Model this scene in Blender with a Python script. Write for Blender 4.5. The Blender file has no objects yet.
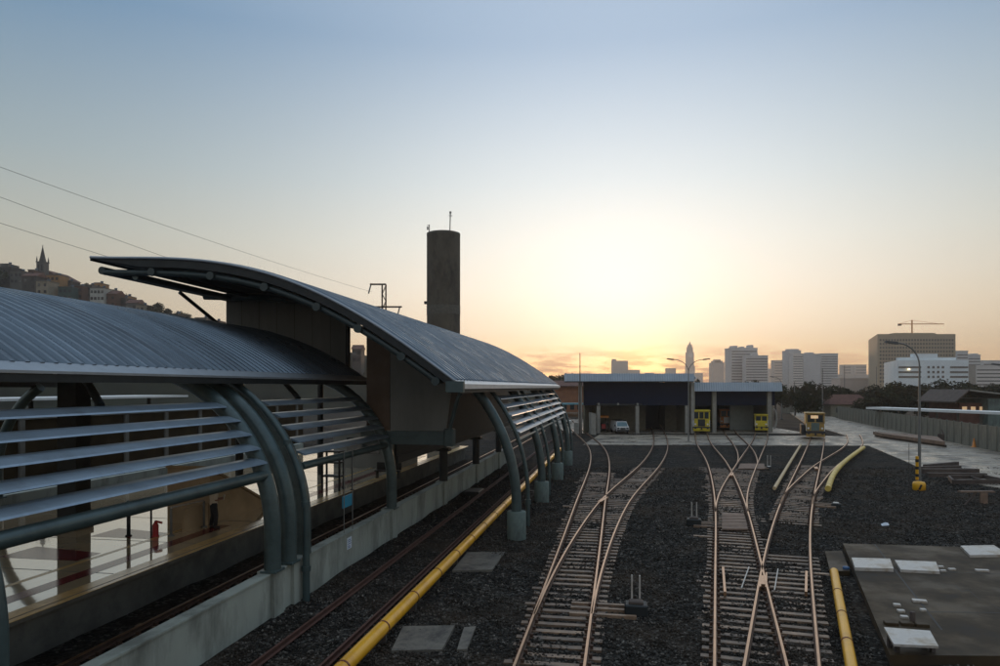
import bpy, math, random
import numpy as np
from mathutils import Vector, Matrix
random.seed(7)
SC = bpy.context.scene
COL = SC.collection
PI = math.pi
F = 700.0            # focal length in photo pixels (1000 wide)
CX, HY = 500.0, 387.0
H = 7.0              # eye height above the ballast
TH = math.atan(122/700.0)
CT, ST = math.cos(TH), math.sin(TH)

def G(px, py, z=0.0):
    Y = F*(H-z)/(py-HY)
    return Vector(((px-CX)/F*Y, Y, z))
def D(px, py, Y):
    return Vector(((px-CX)/F*Y, Y, H+(HY-py)/F*Y))
def S(a, b, z=0.0):
    return Vector((a*ST+b*CT, a*CT-b*ST, z))
def AB(p):
    return (p[1]*CT+p[0]*ST, p[0]*CT-p[1]*ST)
def Bat(px, a):
    t = (px-CX)/F
    return (t*a*CT-a*ST)/(CT+t*ST)

# ------------------------------------------------------------------ materials
def nmath(nt, op, a=None, b=None, clamp=False):
    n = nt.nodes.new('ShaderNodeMath'); n.operation = op; n.use_clamp = clamp
    for i, v in enumerate((a, b)):
        if v is None: continue
        if isinstance(v, (int, float)): n.inputs[i].default_value = v
        else: nt.links.new(v, n.inputs[i])
    return n.outputs[0]
def mixc(nt, fac, a, b, mode='MIX'):
    n = nt.nodes.new('ShaderNodeMix'); n.data_type = 'RGBA'; n.blend_type = mode
    for s, v in ((n.inputs[0], fac), (n.inputs[6], a), (n.inputs[7], b)):
        if isinstance(v, (int, float)): s.default_value = v
        elif isinstance(v, (tuple, list)): s.default_value = (*v[:3], 1)
        else: nt.links.new(v, s)
    return n.outputs[2]
def noise(nt, vec, scale, detail=4, rough=.6):
    n = nt.nodes.new('ShaderNodeTexNoise'); n.inputs['Scale'].default_value = scale
    n.inputs['Detail'].default_value = detail; n.inputs['Roughness'].default_value = rough
    nt.links.new(vec, n.inputs['Vector']); return n.outputs['Fac']
def ramp(nt, fac, stops):
    n = nt.nodes.new('ShaderNodeValToRGB'); e = n.color_ramp.elements
    while len(e) < len(stops): e.new(.5)
    for k, (p, c) in enumerate(stops):
        e[k].position = p; e[k].color = (*c, 1) if len(c) == 3 else c
    nt.links.new(fac, n.inputs[0]); return n.outputs[0]
def mat(name, col, rough=.6, metal=0.0, var=.25, scale=2.0, bump=0.0, bscale=30.0, dirt=None, dscale=.7, emit=None, spec=.5, stretch=None):
    m = bpy.data.materials.new(name); m.use_nodes = True
    nt = m.node_tree; p = nt.nodes['Principled BSDF']
    tc = nt.nodes.new('ShaderNodeTexCoord'); vec = tc.outputs['Object']
    if stretch:
        mp = nt.nodes.new('ShaderNodeMapping'); mp.inputs['Scale'].default_value = stretch
        nt.links.new(vec, mp.inputs[0]); vec = mp.outputs[0]
    n1 = noise(nt, vec, scale)
    lo = tuple(max(0, c*(1-var)) for c in col); hi = tuple(min(1, c*(1+var)) for c in col)
    c = ramp(nt, n1, [(.3, lo), (.7, hi)])
    if dirt:
        n2 = noise(nt, vec, dscale, 6, .7)
        f = ramp(nt, n2, [(.48, (0,0,0)), (.66, (1,1,1))])
        c = mixc(nt, f, c, dirt)
    nt.links.new(c, p.inputs['Base Color'])
    p.inputs['Roughness'].default_value = rough; p.inputs['Metallic'].default_value = metal
    p.inputs['Specular IOR Level'].default_value = spec
    if bump:
        nb = noise(nt, vec, bscale, 3)
        b = nt.nodes.new('ShaderNodeBump'); b.inputs['Strength'].default_value = bump; b.inputs['Distance'].default_value = .02
        nt.links.new(nb, b.inputs['Height']); nt.links.new(b.outputs[0], p.inputs['Normal'])
    if emit:
        p.inputs['Emission Color'].default_value = (*emit[0], 1); p.inputs['Emission Strength'].default_value = emit[1]
    return m
def ballast_mat(name, base, scale=11.0, warm=(.05,.038,.026)):
    m = bpy.data.materials.new(name); m.use_nodes = True
    nt = m.node_tree; p = nt.nodes['Principled BSDF']
    vec = nt.nodes.new('ShaderNodeTexCoord').outputs['Object']
    v = nt.nodes.new('ShaderNodeTexVoronoi'); v.inputs['Scale'].default_value = scale; nt.links.new(vec, v.inputs['Vector'])
    sep = nt.nodes.new('ShaderNodeSeparateColor'); nt.links.new(v.outputs['Color'], sep.inputs[0])
    k = [.25, .6, 1.0, 1.9, 4.2]
    st = [(q, tuple(c*f for c in base)) for q, f in zip((0, .35, .6, .85, 1), k)]
    c = ramp(nt, sep.outputs[0], st)
    big = noise(nt, vec, .22, 5, .65)
    c = mixc(nt, ramp(nt, big, [(.45, (0,0,0)), (.7, (.75,.75,.75))]), c, warm)
    big2 = noise(nt, vec, .9, 4, .6)
    c = mixc(nt, ramp(nt, big2, [(.35, (.55,.55,.55)), (.6, (0,0,0))]), c, tuple(x*.45 for x in base))
    nt.links.new(c, p.inputs['Base Color']); p.inputs['Roughness'].default_value = 1.0
    p.inputs['Specular IOR Level'].default_value = .06
    h = nmath(nt, 'ADD', nmath(nt, 'MULTIPLY', v.outputs['Distance'], -1.0), nmath(nt, 'MULTIPLY', sep.outputs[1], .9))
    b = nt.nodes.new('ShaderNodeBump'); b.inputs['Strength'].default_value = 1.0; b.inputs['Distance'].default_value = .05
    nt.links.new(h, b.inputs['Height']); nt.links.new(b.outputs[0], p.inputs['Normal'])
    return m
M = {}
M['ballast'] = ballast_mat('ballast', (.033,.031,.028), warm=(.075,.056,.04))
def stone_mat():
    m = ballast_mat('stone', (.062,.056,.049), 9.0, (.085,.06,.042)); return m
M['stone'] = stone_mat()
M['dirt'] = mat('dirt', (.04,.036,.03), 1.0, spec=.05, var=.5, scale=.2, bump=.4, bscale=4)
M['concrete_road'] = mat('concrete_road', (.30,.25,.19), .55, var=.35, scale=.35, bump=.2, bscale=6, dirt=(.05,.045,.04), dscale=.22, spec=.5)
M['slab'] = mat('slab', (.06,.041,.022), .6, spec=.2, var=.4, scale=.6, bump=.15, bscale=14, dirt=(.045,.037,.03), dscale=.5)
M['pad'] = mat('pad', (.15,.135,.11), .8, var=.3, scale=2.5, bump=.2, bscale=20, dirt=(.05,.045,.04), dscale=1.3)
M['plate'] = mat('plate', (.55,.52,.48), .45, metal=.3, var=.12, scale=1.6, dirt=(.35,.28,.2), dscale=1.2)
M['wall'] = mat('wall', (.31,.335,.295), .8, var=.12, scale=.8, bump=.1, bscale=8, dirt=(.15,.16,.14), dscale=.5, stretch=(1,1,.35))
M['fence'] = mat('fence', (.17,.165,.13), .85, var=.25, scale=1.0, bump=.15, bscale=6, dirt=(.08,.075,.06), dscale=.6, stretch=(1,1,.3))
M['green_steel'] = mat('green_steel', (.062,.095,.098), .38, metal=.25, var=.15, scale=1.5, dirt=(.04,.06,.06), dscale=1.0)
M['ped'] = mat('ped', (.11,.15,.135), .7, var=.2, scale=1.5, dirt=(.06,.075,.07), dscale=1.2, stretch=(1,1,.5))
M['blade'] = mat('blade', (.25,.32,.39), .32, metal=.5, var=.1, scale=1.2, dirt=(.2,.25,.3), dscale=1.0)
M['roof'] = mat('roof', (.115,.15,.185), .33, metal=.55, var=.2, scale=1.0, dirt=(.075,.095,.115), dscale=.8, stretch=(.12,1,.12))

M['roof_edge'] = mat('roof_edge', (.28,.31,.34), .4, metal=.4, var=.1)
M['roof_edge_pale'] = mat('roof_edge_pale', (.62,.6,.58), .45, metal=.2, var=.08)
M['bounce_ceiling'] = mat('bounce_ceiling', (.62,.60,.55), .7, var=.06)  # pale so the unseen low vault soffit bounces light onto the platform
M['under'] = mat('under', (.018,.02,.02), .7, var=.2)  # near-black: shade beneath the high roof put into the soffit colour
M['panel'] = mat('panel', (.20,.205,.19), .75, var=.1, scale=.7, dirt=(.15,.155,.145), dscale=.4, stretch=(1,1,.3))
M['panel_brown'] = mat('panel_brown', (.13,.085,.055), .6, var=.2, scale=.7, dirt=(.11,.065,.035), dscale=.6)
M['green_dark'] = mat('green_dark', (.03,.045,.045), .45, metal=.2, var=.15)
M['steel_dark'] = mat('steel_dark', (.018,.022,.023), .55, metal=.3)
M['tan_edge'] = mat('tan_edge', (.85,.56,.23), .2, spec=1.0, var=.12, scale=1.0, dirt=(.6,.38,.15), dscale=.9)
M['red_band'] = mat('red_band', (.2,.025,.03), .12, var=.15)
M['plat_side'] = mat('plat_side', (.13,.12,.10), .85, var=.25, scale=.8, dirt=(.07,.065,.055), dscale=.5)
M['stair_wall'] = mat('stair_wall', (.40,.30,.19), .75, var=.15, scale=1.0, bump=.1)
M['rail_side'] = mat('rail_side', (.085,.045,.028), .75, metal=.2, var=.35, scale=4)
M['pole_dark'] = mat('pole_dark', (.02,.022,.022), .6)
M['rail_head'] = mat('rail_head', (.55,.34,.21), .33, metal=.95, var=.12, scale=2)
M['rail_rust'] = mat('rail_rust', (.085,.036,.026), .7, metal=.2, var=.3, scale=4)
M['sleeper'] = mat('sleeper', (.20,.128,.08), .5, var=.35, scale=3.0, bump=.3, bscale=30, dirt=(.09,.065,.05), dscale=1.6)
M['yellow'] = mat('yellow', (.74,.37,.012), .34, var=.08, scale=1.4, dirt=(.52,.24,.02), dscale=.6)
M['yellow_pale'] = mat('yellow_pale', (.62,.43,.085), .45, var=.12, scale=1.0, dirt=(.42,.29,.06), dscale=.8)
M['cover_tan'] = mat('cover_tan', (.50,.36,.19), .5, var=.15)
M['strap'] = mat('strap', (.12,.02,.012), .6)
M['bracket'] = mat('bracket', (.06,.05,.045), .7)
M['navy'] = mat('navy', (.008,.013,.032), .7, var=.15, spec=.15)
M['shed_roof'] = mat('shed_roof', (.34,.41,.48), .42, metal=.4, var=.1, scale=.5)
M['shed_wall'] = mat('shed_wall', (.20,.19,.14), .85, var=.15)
M['shed_conc'] = mat('shed_conc', (.26,.25,.22), .85, var=.15)
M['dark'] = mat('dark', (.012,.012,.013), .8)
M['black'] = mat('black', (.015,.015,.016), .6)
M['glass'] = mat('glass', (.02,.03,.035), .08, var=.05, spec=.8)
M['glass_teal'] = mat('glass_teal', (.04,.12,.15), .1, var=.1, spec=.8)
M['white'] = mat('white', (.72,.72,.70), .5, var=.06)
M['loco_y'] = mat('loco_y', (.62,.48,.02), .45, var=.15, dirt=(.35,.26,.03), dscale=1.5)
M['loco_d'] = mat('loco_d', (.36,.22,.05), .55, var=.25, dirt=(.1,.06,.03), dscale=1.2)
M['pale_door'] = mat('pale_door', (.34,.38,.36), .7, var=.1)
M['loco_o'] = mat('loco_o', (.62,.22,.03), .5, var=.15, dirt=(.35,.12,.03), dscale=1.5)
M['lamp_lit'] = mat('lamp_lit', (.9,.8,.6), .4, emit=((1,.78,.45), 3.0))
M['glow_pane'] = mat('glow_pane', (.8,.6,.4), .4, emit=((1,.62,.3), .35))
M['lamp_pole'] = mat('lamp_pole', (.2,.2,.19), .55, metal=.5, var=.15)
M['lamp_head'] = mat('lamp_head', (.07,.07,.065), .5, metal=.3)
M['tower'] = mat('tower', (.085,.076,.058), .9, var=.35, scale=.35, bump=.3, bscale=3, dirt=(.03,.028,.023), dscale=.25, stretch=(1,1,.5))
M['band'] = mat('band', (.09,.085,.07), .9, var=.3)
M['hill'] = mat('hill', (.02,.022,.014), 1.0, spec=.05, var=.5, scale=.05)
M['bark'] = mat('bark', (.06,.045,.035), .9)
M['leaf'] = mat('leaf', (.024,.03,.014), .9, spec=.1, var=.5, scale=.4)
M['leaf2'] = mat('leaf2', (.03,.032,.016), .9, spec=.1, var=.5, scale=.5)
M['rust_beam'] = mat('rust_beam', (.07,.05,.04), .75, var=.4, scale=1.5)
M['wood'] = mat('wood', (.2,.13,.09), .8, var=.3, scale=2)
M['blue_sign'] = mat('blue_sign', (.02,.26,.42), .5, var=.08)
M['paper'] = mat('paper', (.62,.68,.75), .6, var=.05)
M['ink'] = mat('ink', (.05,.12,.3), .6)
M['red'] = mat('red', (.42,.02,.02), .45, var=.1)
M['skin'] = mat('skin', (.28,.15,.1), .6, var=.1)
M['hair'] = mat('hair', (.015,.012,.01), .7)
M['shirt'] = mat('shirt', (.62,.54,.43), .85, var=.1)
M['trousers'] = mat('trousers', (.02,.02,.025), .85)
M['blue_bin'] = mat('blue_bin', (.05,.12,.25), .5)
M['cable'] = mat('cable', (.03,.03,.03), .6)
M['tile'] = mat('tile', (.10,.04,.026), .85, var=.3, scale=1.2)
M['brick'] = mat('brick', (.27,.12,.06), .85, var=.25, scale=.6)
M['cyan'] = mat('cyan', (.16,.4,.48), .5, var=.1)
def floor_mat():
    m = mat('terrazzo', (.80,.63,.41), .07, var=.1, scale=1.0, spec=1.0)
    nt = m.node_tree; p = nt.nodes['Principled BSDF']
    p.inputs['IOR'].default_value = 2.3; p.inputs['Coat IOR'].default_value = 1.8
    p.inputs['Coat Weight'].default_value = 1.0; p.inputs['Coat Roughness'].default_value = .03
    vec = nt.nodes.new('ShaderNodeTexCoord').outputs['Object']
    b = nt.nodes.new('ShaderNodeBump'); b.inputs['Strength'].default_value = .10; b.inputs['Distance'].default_value = .02
    nt.links.new(noise(nt, vec, .9, 2), b.inputs['Height']); nt.links.new(b.outputs[0], p.inputs['Normal'])
    nt.links.new(b.outputs[0], p.inputs['Coat Normal'])
    return m
M['terrazzo'] = floor_mat()

def tweak(m, random_obj=0.0, rough=None):
    nt = m.node_tree; p = nt.nodes['Principled BSDF']
    if random_obj:
        c = p.inputs['Base Color'].links[0].from_socket
        oi = nt.nodes.new('ShaderNodeObjectInfo')
        v = nmath(nt, 'ADD', nmath(nt, 'MULTIPLY', oi.outputs['Random'], 2*random_obj), 1-random_obj)
        nt.links.new(mixc(nt, 1.0, c, v, 'MULTIPLY'), p.inputs['Base Color'])
    if rough:
        vec = nt.nodes.new('ShaderNodeTexCoord').outputs['Object']
        n = noise(nt, vec, rough[2], 5, .6)
        nt.links.new(ramp(nt, n, [(.40,(rough[0],)*3),(.58,(rough[1],)*3)]), p.inputs['Roughness'])
tweak(M['sleeper'], .38)
tweak(M['concrete_road'], 0, (.24,.75,.45))
tweak(M['roof'], 0, (.26,.46,.9))
tweak(M['slab'], 0, (.5,.8,.5))
M['boundary'] = mat('boundary', (.035,.024,.012), 1.0, spec=.05, var=.35, scale=.6)
# ------------------------------------------------------------------ mesh builder
class MB:
    def __init__(s): s.v = []; s.f = []; s.sm = []; s.mi = []
    def add(s, vs, fs, smooth=False, mi=0):
        o = len(s.v); s.v += [tuple(p) for p in vs]
        for f in fs: s.f.append(tuple(i+o for i in f)); s.sm.append(smooth); s.mi.append(mi)
        return s
    def box(s, x0, x1, y0, y1, z0, z1, mi=0):
        vs = [(x0,y0,z0),(x1,y0,z0),(x1,y1,z0),(x0,y1,z0),(x0,y0,z1),(x1,y0,z1),(x1,y1,z1),(x0,y1,z1)]
        return s.add(vs, [(0,3,2,1),(4,5,6,7),(0,1,5,4),(1,2,6,5),(2,3,7,6),(3,0,4,7)], mi=mi)
    def bbox(s, x0, x1, y0, y1, z0, z1, b=.03, mi=0):   # bevelled box (top and vertical edges)
        def ring(d, z): return [(x0+d,y0+b,z),(x0+b,y0+d,z),(x1-b,y0+d,z),(x1-d,y0+b,z),(x1-d,y1-b,z),(x1-b,y1-d,z),(x0+b,y1-d,z),(x0+d,y1-b,z)]
        vs = ring(0,z0)+ring(0,z1-b)+[( min(max(p[0],x0+b),x1-b), min(max(p[1],y0+b),y1-b), z1) for p in ring(0,z1)]
        fs = [tuple(range(7,-1,-1))]
        for k in range(2):
            for i in range(8):
                j = (i+1)%8; fs.append((k*8+i, k*8+j, k*8+8+j, k*8+8+i))
        fs.append(tuple(range(16,24)))
        return s.add(vs, fs, mi=mi)
    def hexa(s, bot, top, mi=0):
        n = len(bot)
        fs = [tuple(range(n-1,-1,-1)), tuple(range(n,2*n))]+[(i,(i+1)%n,n+(i+1)%n,n+i) for i in range(n)]
        return s.add(list(bot)+list(top), fs, mi=mi)
    def prism(s, poly, z0, z1, mi=0):
        return s.hexa([(p[0],p[1],z0) for p in poly], [(p[0],p[1],z1) for p in poly], mi)
    def tube(s, pts, r, n=10, caps=True, mi=0):
        pts = [Vector(p) for p in pts]; rs = r if isinstance(r, (list,tuple)) else [r]*len(pts)
        vs = []; fs = []
        up = None
        for i, p in enumerate(pts):
            t = (pts[min(i+1,len(pts)-1)]-pts[max(i-1,0)]).normalized()
            if up is None:
                up = Vector((0,0,1)) if abs(t.z) < .9 else Vector((0,1,0))
            u = t.cross(up).normalized(); w = u.cross(t).normalized(); up = w
            for k in range(n):
                a = 2*PI*k/n; vs.append(p+(u*math.cos(a)+w*math.sin(a))*rs[i])
        for i in range(len(pts)-1):
            for k in range(n):
                q = (k+1)%n; fs.append((i*n+k, i*n+q, (i+1)*n+q, (i+1)*n+k))
        s.add(vs, fs, True, mi)
        if caps:
            s.add(vs[:n], [tuple(range(n-1,-1,-1))], mi=mi); s.add(vs[-n:], [tuple(range(n))], mi=mi)
        return s
    def bar(s, p, q, w, h, mi=0):     # rectangular bar between two points
        p = Vector(p); q = Vector(q); t = (q-p).normalized()
        up = Vector((0,0,1)) if abs(t.z) < .95 else Vector((0,1,0))
        u = t.cross(up).normalized()*(w/2); v = u.cross(t).normalized()*(h/2)
        return s.hexa([p-u-v,p+u-v,p+u+v,p-u+v], [q-u-v,q+u-v,q+u+v,q-u+v], mi)
    def lathe(s, prof, n=24, c=(0,0), mi=0, smooth=True):
        vs = []; fs = []
        for r, z in prof:
            for k in range(n):
                a = 2*PI*k/n; vs.append((c[0]+r*math.cos(a), c[1]+r*math.sin(a), z))
        for i in range(len(prof)-1):
            for k in range(n):
                q = (k+1)%n; fs.append((i*n+k, i*n+q, (i+1)*n+q, (i+1)*n+k))
        s.add(vs, fs, smooth, mi)
        s.add(vs[:n], [tuple(range(n-1,-1,-1))], mi=mi); s.add(vs[-n:], [tuple(range(n))], mi=mi)
        return s
    def build(s, name, m, parent=None, world=False, loc=None):
        vs = s.v
        if world and parent is not None:
            R = Matrix.Rotation(-parent.rotation_euler.z, 3, 'Z'); L = parent.location
            vs = [tuple(R@(Vector(p)-L)) for p in vs]
        elif loc is not None:
            vs = [tuple(Vector(p)-Vector(loc)) for p in vs]
        me = bpy.data.meshes.new(name); me.from_pydata(vs, [], s.f)
        me.polygons.foreach_set('use_smooth', s.sm)
        ms = m if isinstance(m, (list,tuple)) else [m]
        for q in ms: me.materials.append(q)
        if len(ms) > 1: me.polygons.foreach_set('material_index', s.mi)
        me.update()
        o = bpy.data.objects.new(name, me); COL.objects.link(o)
        if parent is not None: o.parent = parent
        elif loc is not None: o.location = loc
        return o
def tag(o, label=None, cat=None, group=None, kind=None):
    if label: o['label'] = label
    if cat: o['category'] = cat
    if group: o['group'] = group
    if kind: o['kind'] = kind
    return o
def thing(name, label, cat, loc=(0,0,0), rz=0.0, group=None):
    o = bpy.data.objects.new(name, None); COL.objects.link(o); o.empty_display_size = .2
    o.location = loc; o.rotation_euler = (0,0,rz)
    return tag(o, label, cat, group)
def sthing(name, label, cat, a=0, b=0, z=0, group=None):     # a thing in the station's frame: local x = across, y = along
    return thing(name, label, cat, S(a,b,z), -TH, group)
KIDS = {}
def dup(root, loc=None, rz=None, label=None, group=None):
    kids = [o for o in COL.objects if o.parent == root]
    r = root.copy(); COL.objects.link(r)
    if loc is not None: r.location = loc
    if rz is not None: r.rotation_euler = (0,0,rz)
    if label: r['label'] = label
    if group: r['group'] = group
    for ch in kids:
        c = ch.copy(); COL.objects.link(c); c.parent = r
        for g in [o for o in COL.objects if o.parent == ch]:
            d = g.copy(); COL.objects.link(d); d.parent = c
    return r
def spline(pts, step=.5):
    P = np.array([(p[0],p[1]) for p in pts], float)
    d = np.r_[0, np.cumsum(np.hypot(*np.diff(P, axis=0).T))]
    n = len(P); h = np.diff(d)
    # natural cubic spline
    A = np.zeros((n,n)); B = np.zeros((n,2)); A[0,0] = A[-1,-1] = 1
    for i in range(1,n-1):
        A[i,i-1] = h[i-1]; A[i,i] = 2*(h[i-1]+h[i]); A[i,i+1] = h[i]
        B[i] = 6*((P[i+1]-P[i])/h[i]-(P[i]-P[i-1])/h[i-1])
    Mm = np.linalg.solve(A, B)
    out = []
    for s_ in np.arange(0, d[-1]+1e-6, step):
        i = min(n-2, max(0, np.searchsorted(d, s_, 'right')-1)); t = s_-d[i]; hh = h[i]
        q = (Mm[i]*(hh-t)**3+Mm[i+1]*t**3)/(6*hh)+(P[i]/hh-Mm[i]*hh/6)*(hh-t)+(P[i+1]/hh-Mm[i+1]*hh/6)*t
        out.append(q)
    return np.array(out)
def offset(P, d):
    T = np.gradient(P, axis=0); T /= np.linalg.norm(T, axis=1)[:,None]
    return P+np.c_[T[:,1], -T[:,0]]*d

# ------------------------------------------------------------------ camera, sky, sun
cam = bpy.data.cameras.new('camera'); co = bpy.data.objects.new('camera', cam); COL.objects.link(co)
co.location = (0,0,H); co.rotation_euler = (PI/2,0,0); cam.lens = 25.2; cam.sensor_width = 36; cam.shift_y = .054
cam.clip_end = 12000; cam.clip_start = .1; SC.camera = co
SUN_AZ, SUN_EL = math.radians(9.5), math.radians(3.0)
sd = Vector((math.sin(SUN_AZ)*math.cos(SUN_EL), math.cos(SUN_AZ)*math.cos(SUN_EL), math.sin(SUN_EL)))
sl = bpy.data.lights.new('sun', 'SUN'); so = bpy.data.objects.new('sun', sl); COL.objects.link(so)
so.rotation_euler = sd.to_track_quat('Z', 'Y').to_euler(); so.location = (0,0,60)
sl.energy = .8; sl.angle = math.radians(2.0); sl.color = (1,.62,.34)
w = bpy.data.worlds.new('World'); SC.world = w; w.use_nodes = True
nt = w.node_tree; bg = nt.nodes['Background']; L = nt.links.new
sky = nt.nodes.new('ShaderNodeTexSky'); sky.sky_type = 'NISHITA'; sky.sun_disc = False
sky.sun_elevation = SUN_EL; sky.sun_rotation = SUN_AZ; sky.dust_density = 1.5
dv = nt.nodes.new('ShaderNodeTexCoord').outputs['Generated']
sx = nt.nodes.new('ShaderNodeSeparateXYZ'); L(dv, sx.inputs[0])
el = nmath(nt, 'MULTIPLY', nmath(nt, 'ARCSINE', sx.outputs[2]), 180/PI)      # degrees
az = nmath(nt, 'MULTIPLY', nmath(nt, 'ARCTAN2', sx.outputs[0], sx.outputs[1]), 180/PI)
def dotdir(v):
    d = nt.nodes.new('ShaderNodeVectorMath'); d.operation = 'DOT_PRODUCT'; L(dv, d.inputs[0]); d.inputs[1].default_value = v
    return d.outputs['Value']
g_el = math.radians(2.5)
gd = (math.sin(SUN_AZ)*math.cos(g_el), math.cos(SUN_AZ)*math.cos(g_el), math.sin(g_el))
th = nmath(nt, 'MULTIPLY', nmath(nt, 'ARCCOSINE', nmath(nt, 'MINIMUM', dotdir(gd), .99999)), 180/PI)
eln = nmath(nt, 'DIVIDE', nmath(nt, 'MAXIMUM', el, 0.0), 90.0)
base = ramp(nt, eln, [(0, (.58,.36,.18)), (.035, (.60,.43,.25)), (.085, (.52,.46,.345)), (.125, (.44,.455,.40)), (.18, (.31,.39,.42)), (.29, (.125,.25,.40)), (.40,(.28,.40,.56)), (.55,(.52,.64,.78)), (1.0, (.55,.65,.76))])
rear = nmath(nt, 'MULTIPLY', nmath(nt, 'MAXIMUM', nmath(nt, 'ADD', nmath(nt, 'MULTIPLY', dotdir((math.sin(SUN_AZ), math.cos(SUN_AZ), 0)), -1.0), -.1), 0.0), 1.1, True)
base = mixc(nt, rear, base, ramp(nt, eln, [(0,(.40,.375,.35)), (.2,(.46,.45,.45)), (.5,(.52,.64,.78)), (1,(.55,.65,.76))]))
g1 = nmath(nt, 'MULTIPLY', nmath(nt, 'EXPONENT', nmath(nt, 'MULTIPLY', nmath(nt, 'MULTIPLY', th, th), -1/(27.0*27.0))), .68)
g2 = nmath(nt, 'MULTIPLY', nmath(nt, 'EXPONENT', nmath(nt, 'MULTIPLY', nmath(nt, 'MULTIPLY', th, th), -1/(7.0*7.0))), .34)
gc = mixc(nt, 1.0, ramp(nt, eln, [(0,(1,.62,.22)), (.022,(1,.76,.40)), (.05,(1,.94,.80)), (.09,(1,.985,.96)), (.3,(.95,.96,1.0))]), nmath(nt, 'ADD', g1, g2), 'MULTIPLY')
tot = mixc(nt, 1.0, base, gc, 'ADD')
tot = mixc(nt, .012, tot, sky.outputs[0], 'ADD')
# low streaks of cloud over the city
cv = nt.nodes.new('ShaderNodeCombineXYZ'); L(nmath(nt, 'MULTIPLY', az, .33), cv.inputs[0]); L(nmath(nt, 'MULTIPLY', el, 1.7), cv.inputs[1])
cn = noise(nt, cv.outputs[0], 1.0, 6, .62)
cm = ramp(nt, cn, [(.43,(0,0,0)), (.58,(1,1,1))])
eb = ramp(nt, nmath(nt, 'DIVIDE', nmath(nt, 'ADD', el, 2.0), 8.0), [(.2,(1,1,1)), (.36,(1,1,1)), (.56,(.55,.55,.55)), (.68,(0,0,0))])
ab = ramp(nt, nmath(nt, 'DIVIDE', nmath(nt, 'ADD', az, 30.0), 90.0), [(.3,(0,0,0)), (.36,(1,1,1)), (.55,(1,1,1)), (.72,(.25,.25,.25)), (.9,(0,0,0))])
mk = mixc(nt, 1.0, mixc(nt, 1.0, cm, eb, 'MULTIPLY'), ab, 'MULTIPLY')
th3 = nmath(nt, 'MULTIPLY', nmath(nt, 'ARCCOSINE', nmath(nt, 'MINIMUM', dotdir((math.sin(math.radians(11.2)), math.cos(math.radians(11.2)), math.sin(math.radians(1.4)))), .99999)), 180/PI)
g3 = nmath(nt, 'EXPONENT', nmath(nt, 'MULTIPLY', nmath(nt, 'MULTIPLY', th3, th3), -1/(2.6*2.6)))
tot = mixc(nt, mk, tot, (.66,.31,.15))
tot = mixc(nt, 1.0, tot, mixc(nt, 1.0, (.55,.34,.06), g3, 'MULTIPLY'), 'ADD')
L(tot, bg.inputs[0]); bg.inputs[1].default_value = 1.0
vs_ = SC.view_settings; vs_.view_transform = 'Standard'; vs_.look = 'None'; vs_.exposure = 0; vs_.gamma = 1
SC.render.engine = 'CYCLES'
SC.cycles.use_denoising = True; SC.cycles.max_bounces = 6; SC.cycles.volume_bounces = 0
SC.cycles.caustics_reflective = False; SC.cycles.caustics_refractive = False; SC.cycles.sample_clamp_indirect = 4

# ------------------------------------------------------------------ ground
g = MB(); g.box(-4000,4000,-600,6000,-3,-.12); tag(g.build('ground', M['dirt']), kind='structure')
g = MB()
xs = np.linspace(-40,60,140); ys = np.linspace(-6,120,180)
def gz(x, y):
    return .045+.022*math.sin(x*1.9+y*.7)+.018*math.sin(x*.8-y*1.7+1)+.012*math.sin(x*4.3+y*3.1)
vs = [(x,y,gz(x,y)) for y in ys for x in xs]; n = len(xs)
g.add(vs, [(j*n+i,j*n+i+1,(j+1)*n+i+1,(j+1)*n+i) for j in range(len(ys)-1) for i in range(n-1)], True)
tag(g.build('ballast_gravel', M['ballast']), kind='stuff')
# loose stones lying on the ballast near the viewer
rg = np.random.default_rng(3); NS = 130000
yy = 14+46*rg.random(NS)**2.1; xx = (rg.random(NS)*2-1)*(yy*.74+1)
bb = xx*CT-yy*ST
k_ = (bb > -10.3) & ~((xx > 9.4+(yy-17.5)*.392) & (yy > 17.4) & (yy < 30.2) & (xx < 27)); xx, yy = xx[k_], yy[k_]; NS = len(xx)
zz = .045+.022*np.sin(xx*1.9+yy*.7)+.018*np.sin(xx*.8-yy*1.7+1)+.012*np.sin(xx*4.3+yy*3.1)
sz = rg.uniform(.018,.040,NS)*(1+.012*(yy-14))
cu = np.array([(x,y,z) for z in (-1,1) for y in (-1,1) for x in (-1,1)], float)
V = cu[None]*sz[:,None,None]*rg.uniform(.55,1.15,(NS,1,3))*rg.uniform(.6,1.0,(NS,8,1))
an = rg.uniform(0,2*PI,NS); ti = rg.uniform(-.6,.6,NS); c_, s_ = np.cos(ti)[:,None], np.sin(ti)[:,None]
V = np.stack([V[...,0], V[...,1]*c_-V[...,2]*s_, V[...,1]*s_+V[...,2]*c_], -1)
c_, s_ = np.cos(an)[:,None], np.sin(an)[:,None]
V = np.stack([V[...,0]*c_-V[...,1]*s_, V[...,0]*s_+V[...,1]*c_, V[...,2]], -1)
V += np.stack([xx,yy,zz+sz*.35],-1)[:,None,:]
fq = np.array([(0,2,3,1),(4,5,7,6),(0,1,5,4),(1,3,7,5),(3,2,6,7),(2,0,4,6)])
Fi = (fq[None]+8*np.arange(NS)[:,None,None]).reshape(-1)
me = bpy.data.meshes.new('ballast_stones'); me.vertices.add(NS*8); me.vertices.foreach_set('co', V.reshape(-1)); me.loops.add(len(Fi)); me.loops.foreach_set('vertex_index', Fi.astype(np.int32))
me.polygons.add(NS*6); me.polygons.foreach_set('loop_start', np.arange(NS*6, dtype=np.int32)*4); me.update(calc_edges=True); me.validate()
me.materials.append(M['stone']); so_ = bpy.data.objects.new('ballast_stones', me); COL.objects.link(so_); tag(so_, kind='stuff')
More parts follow.
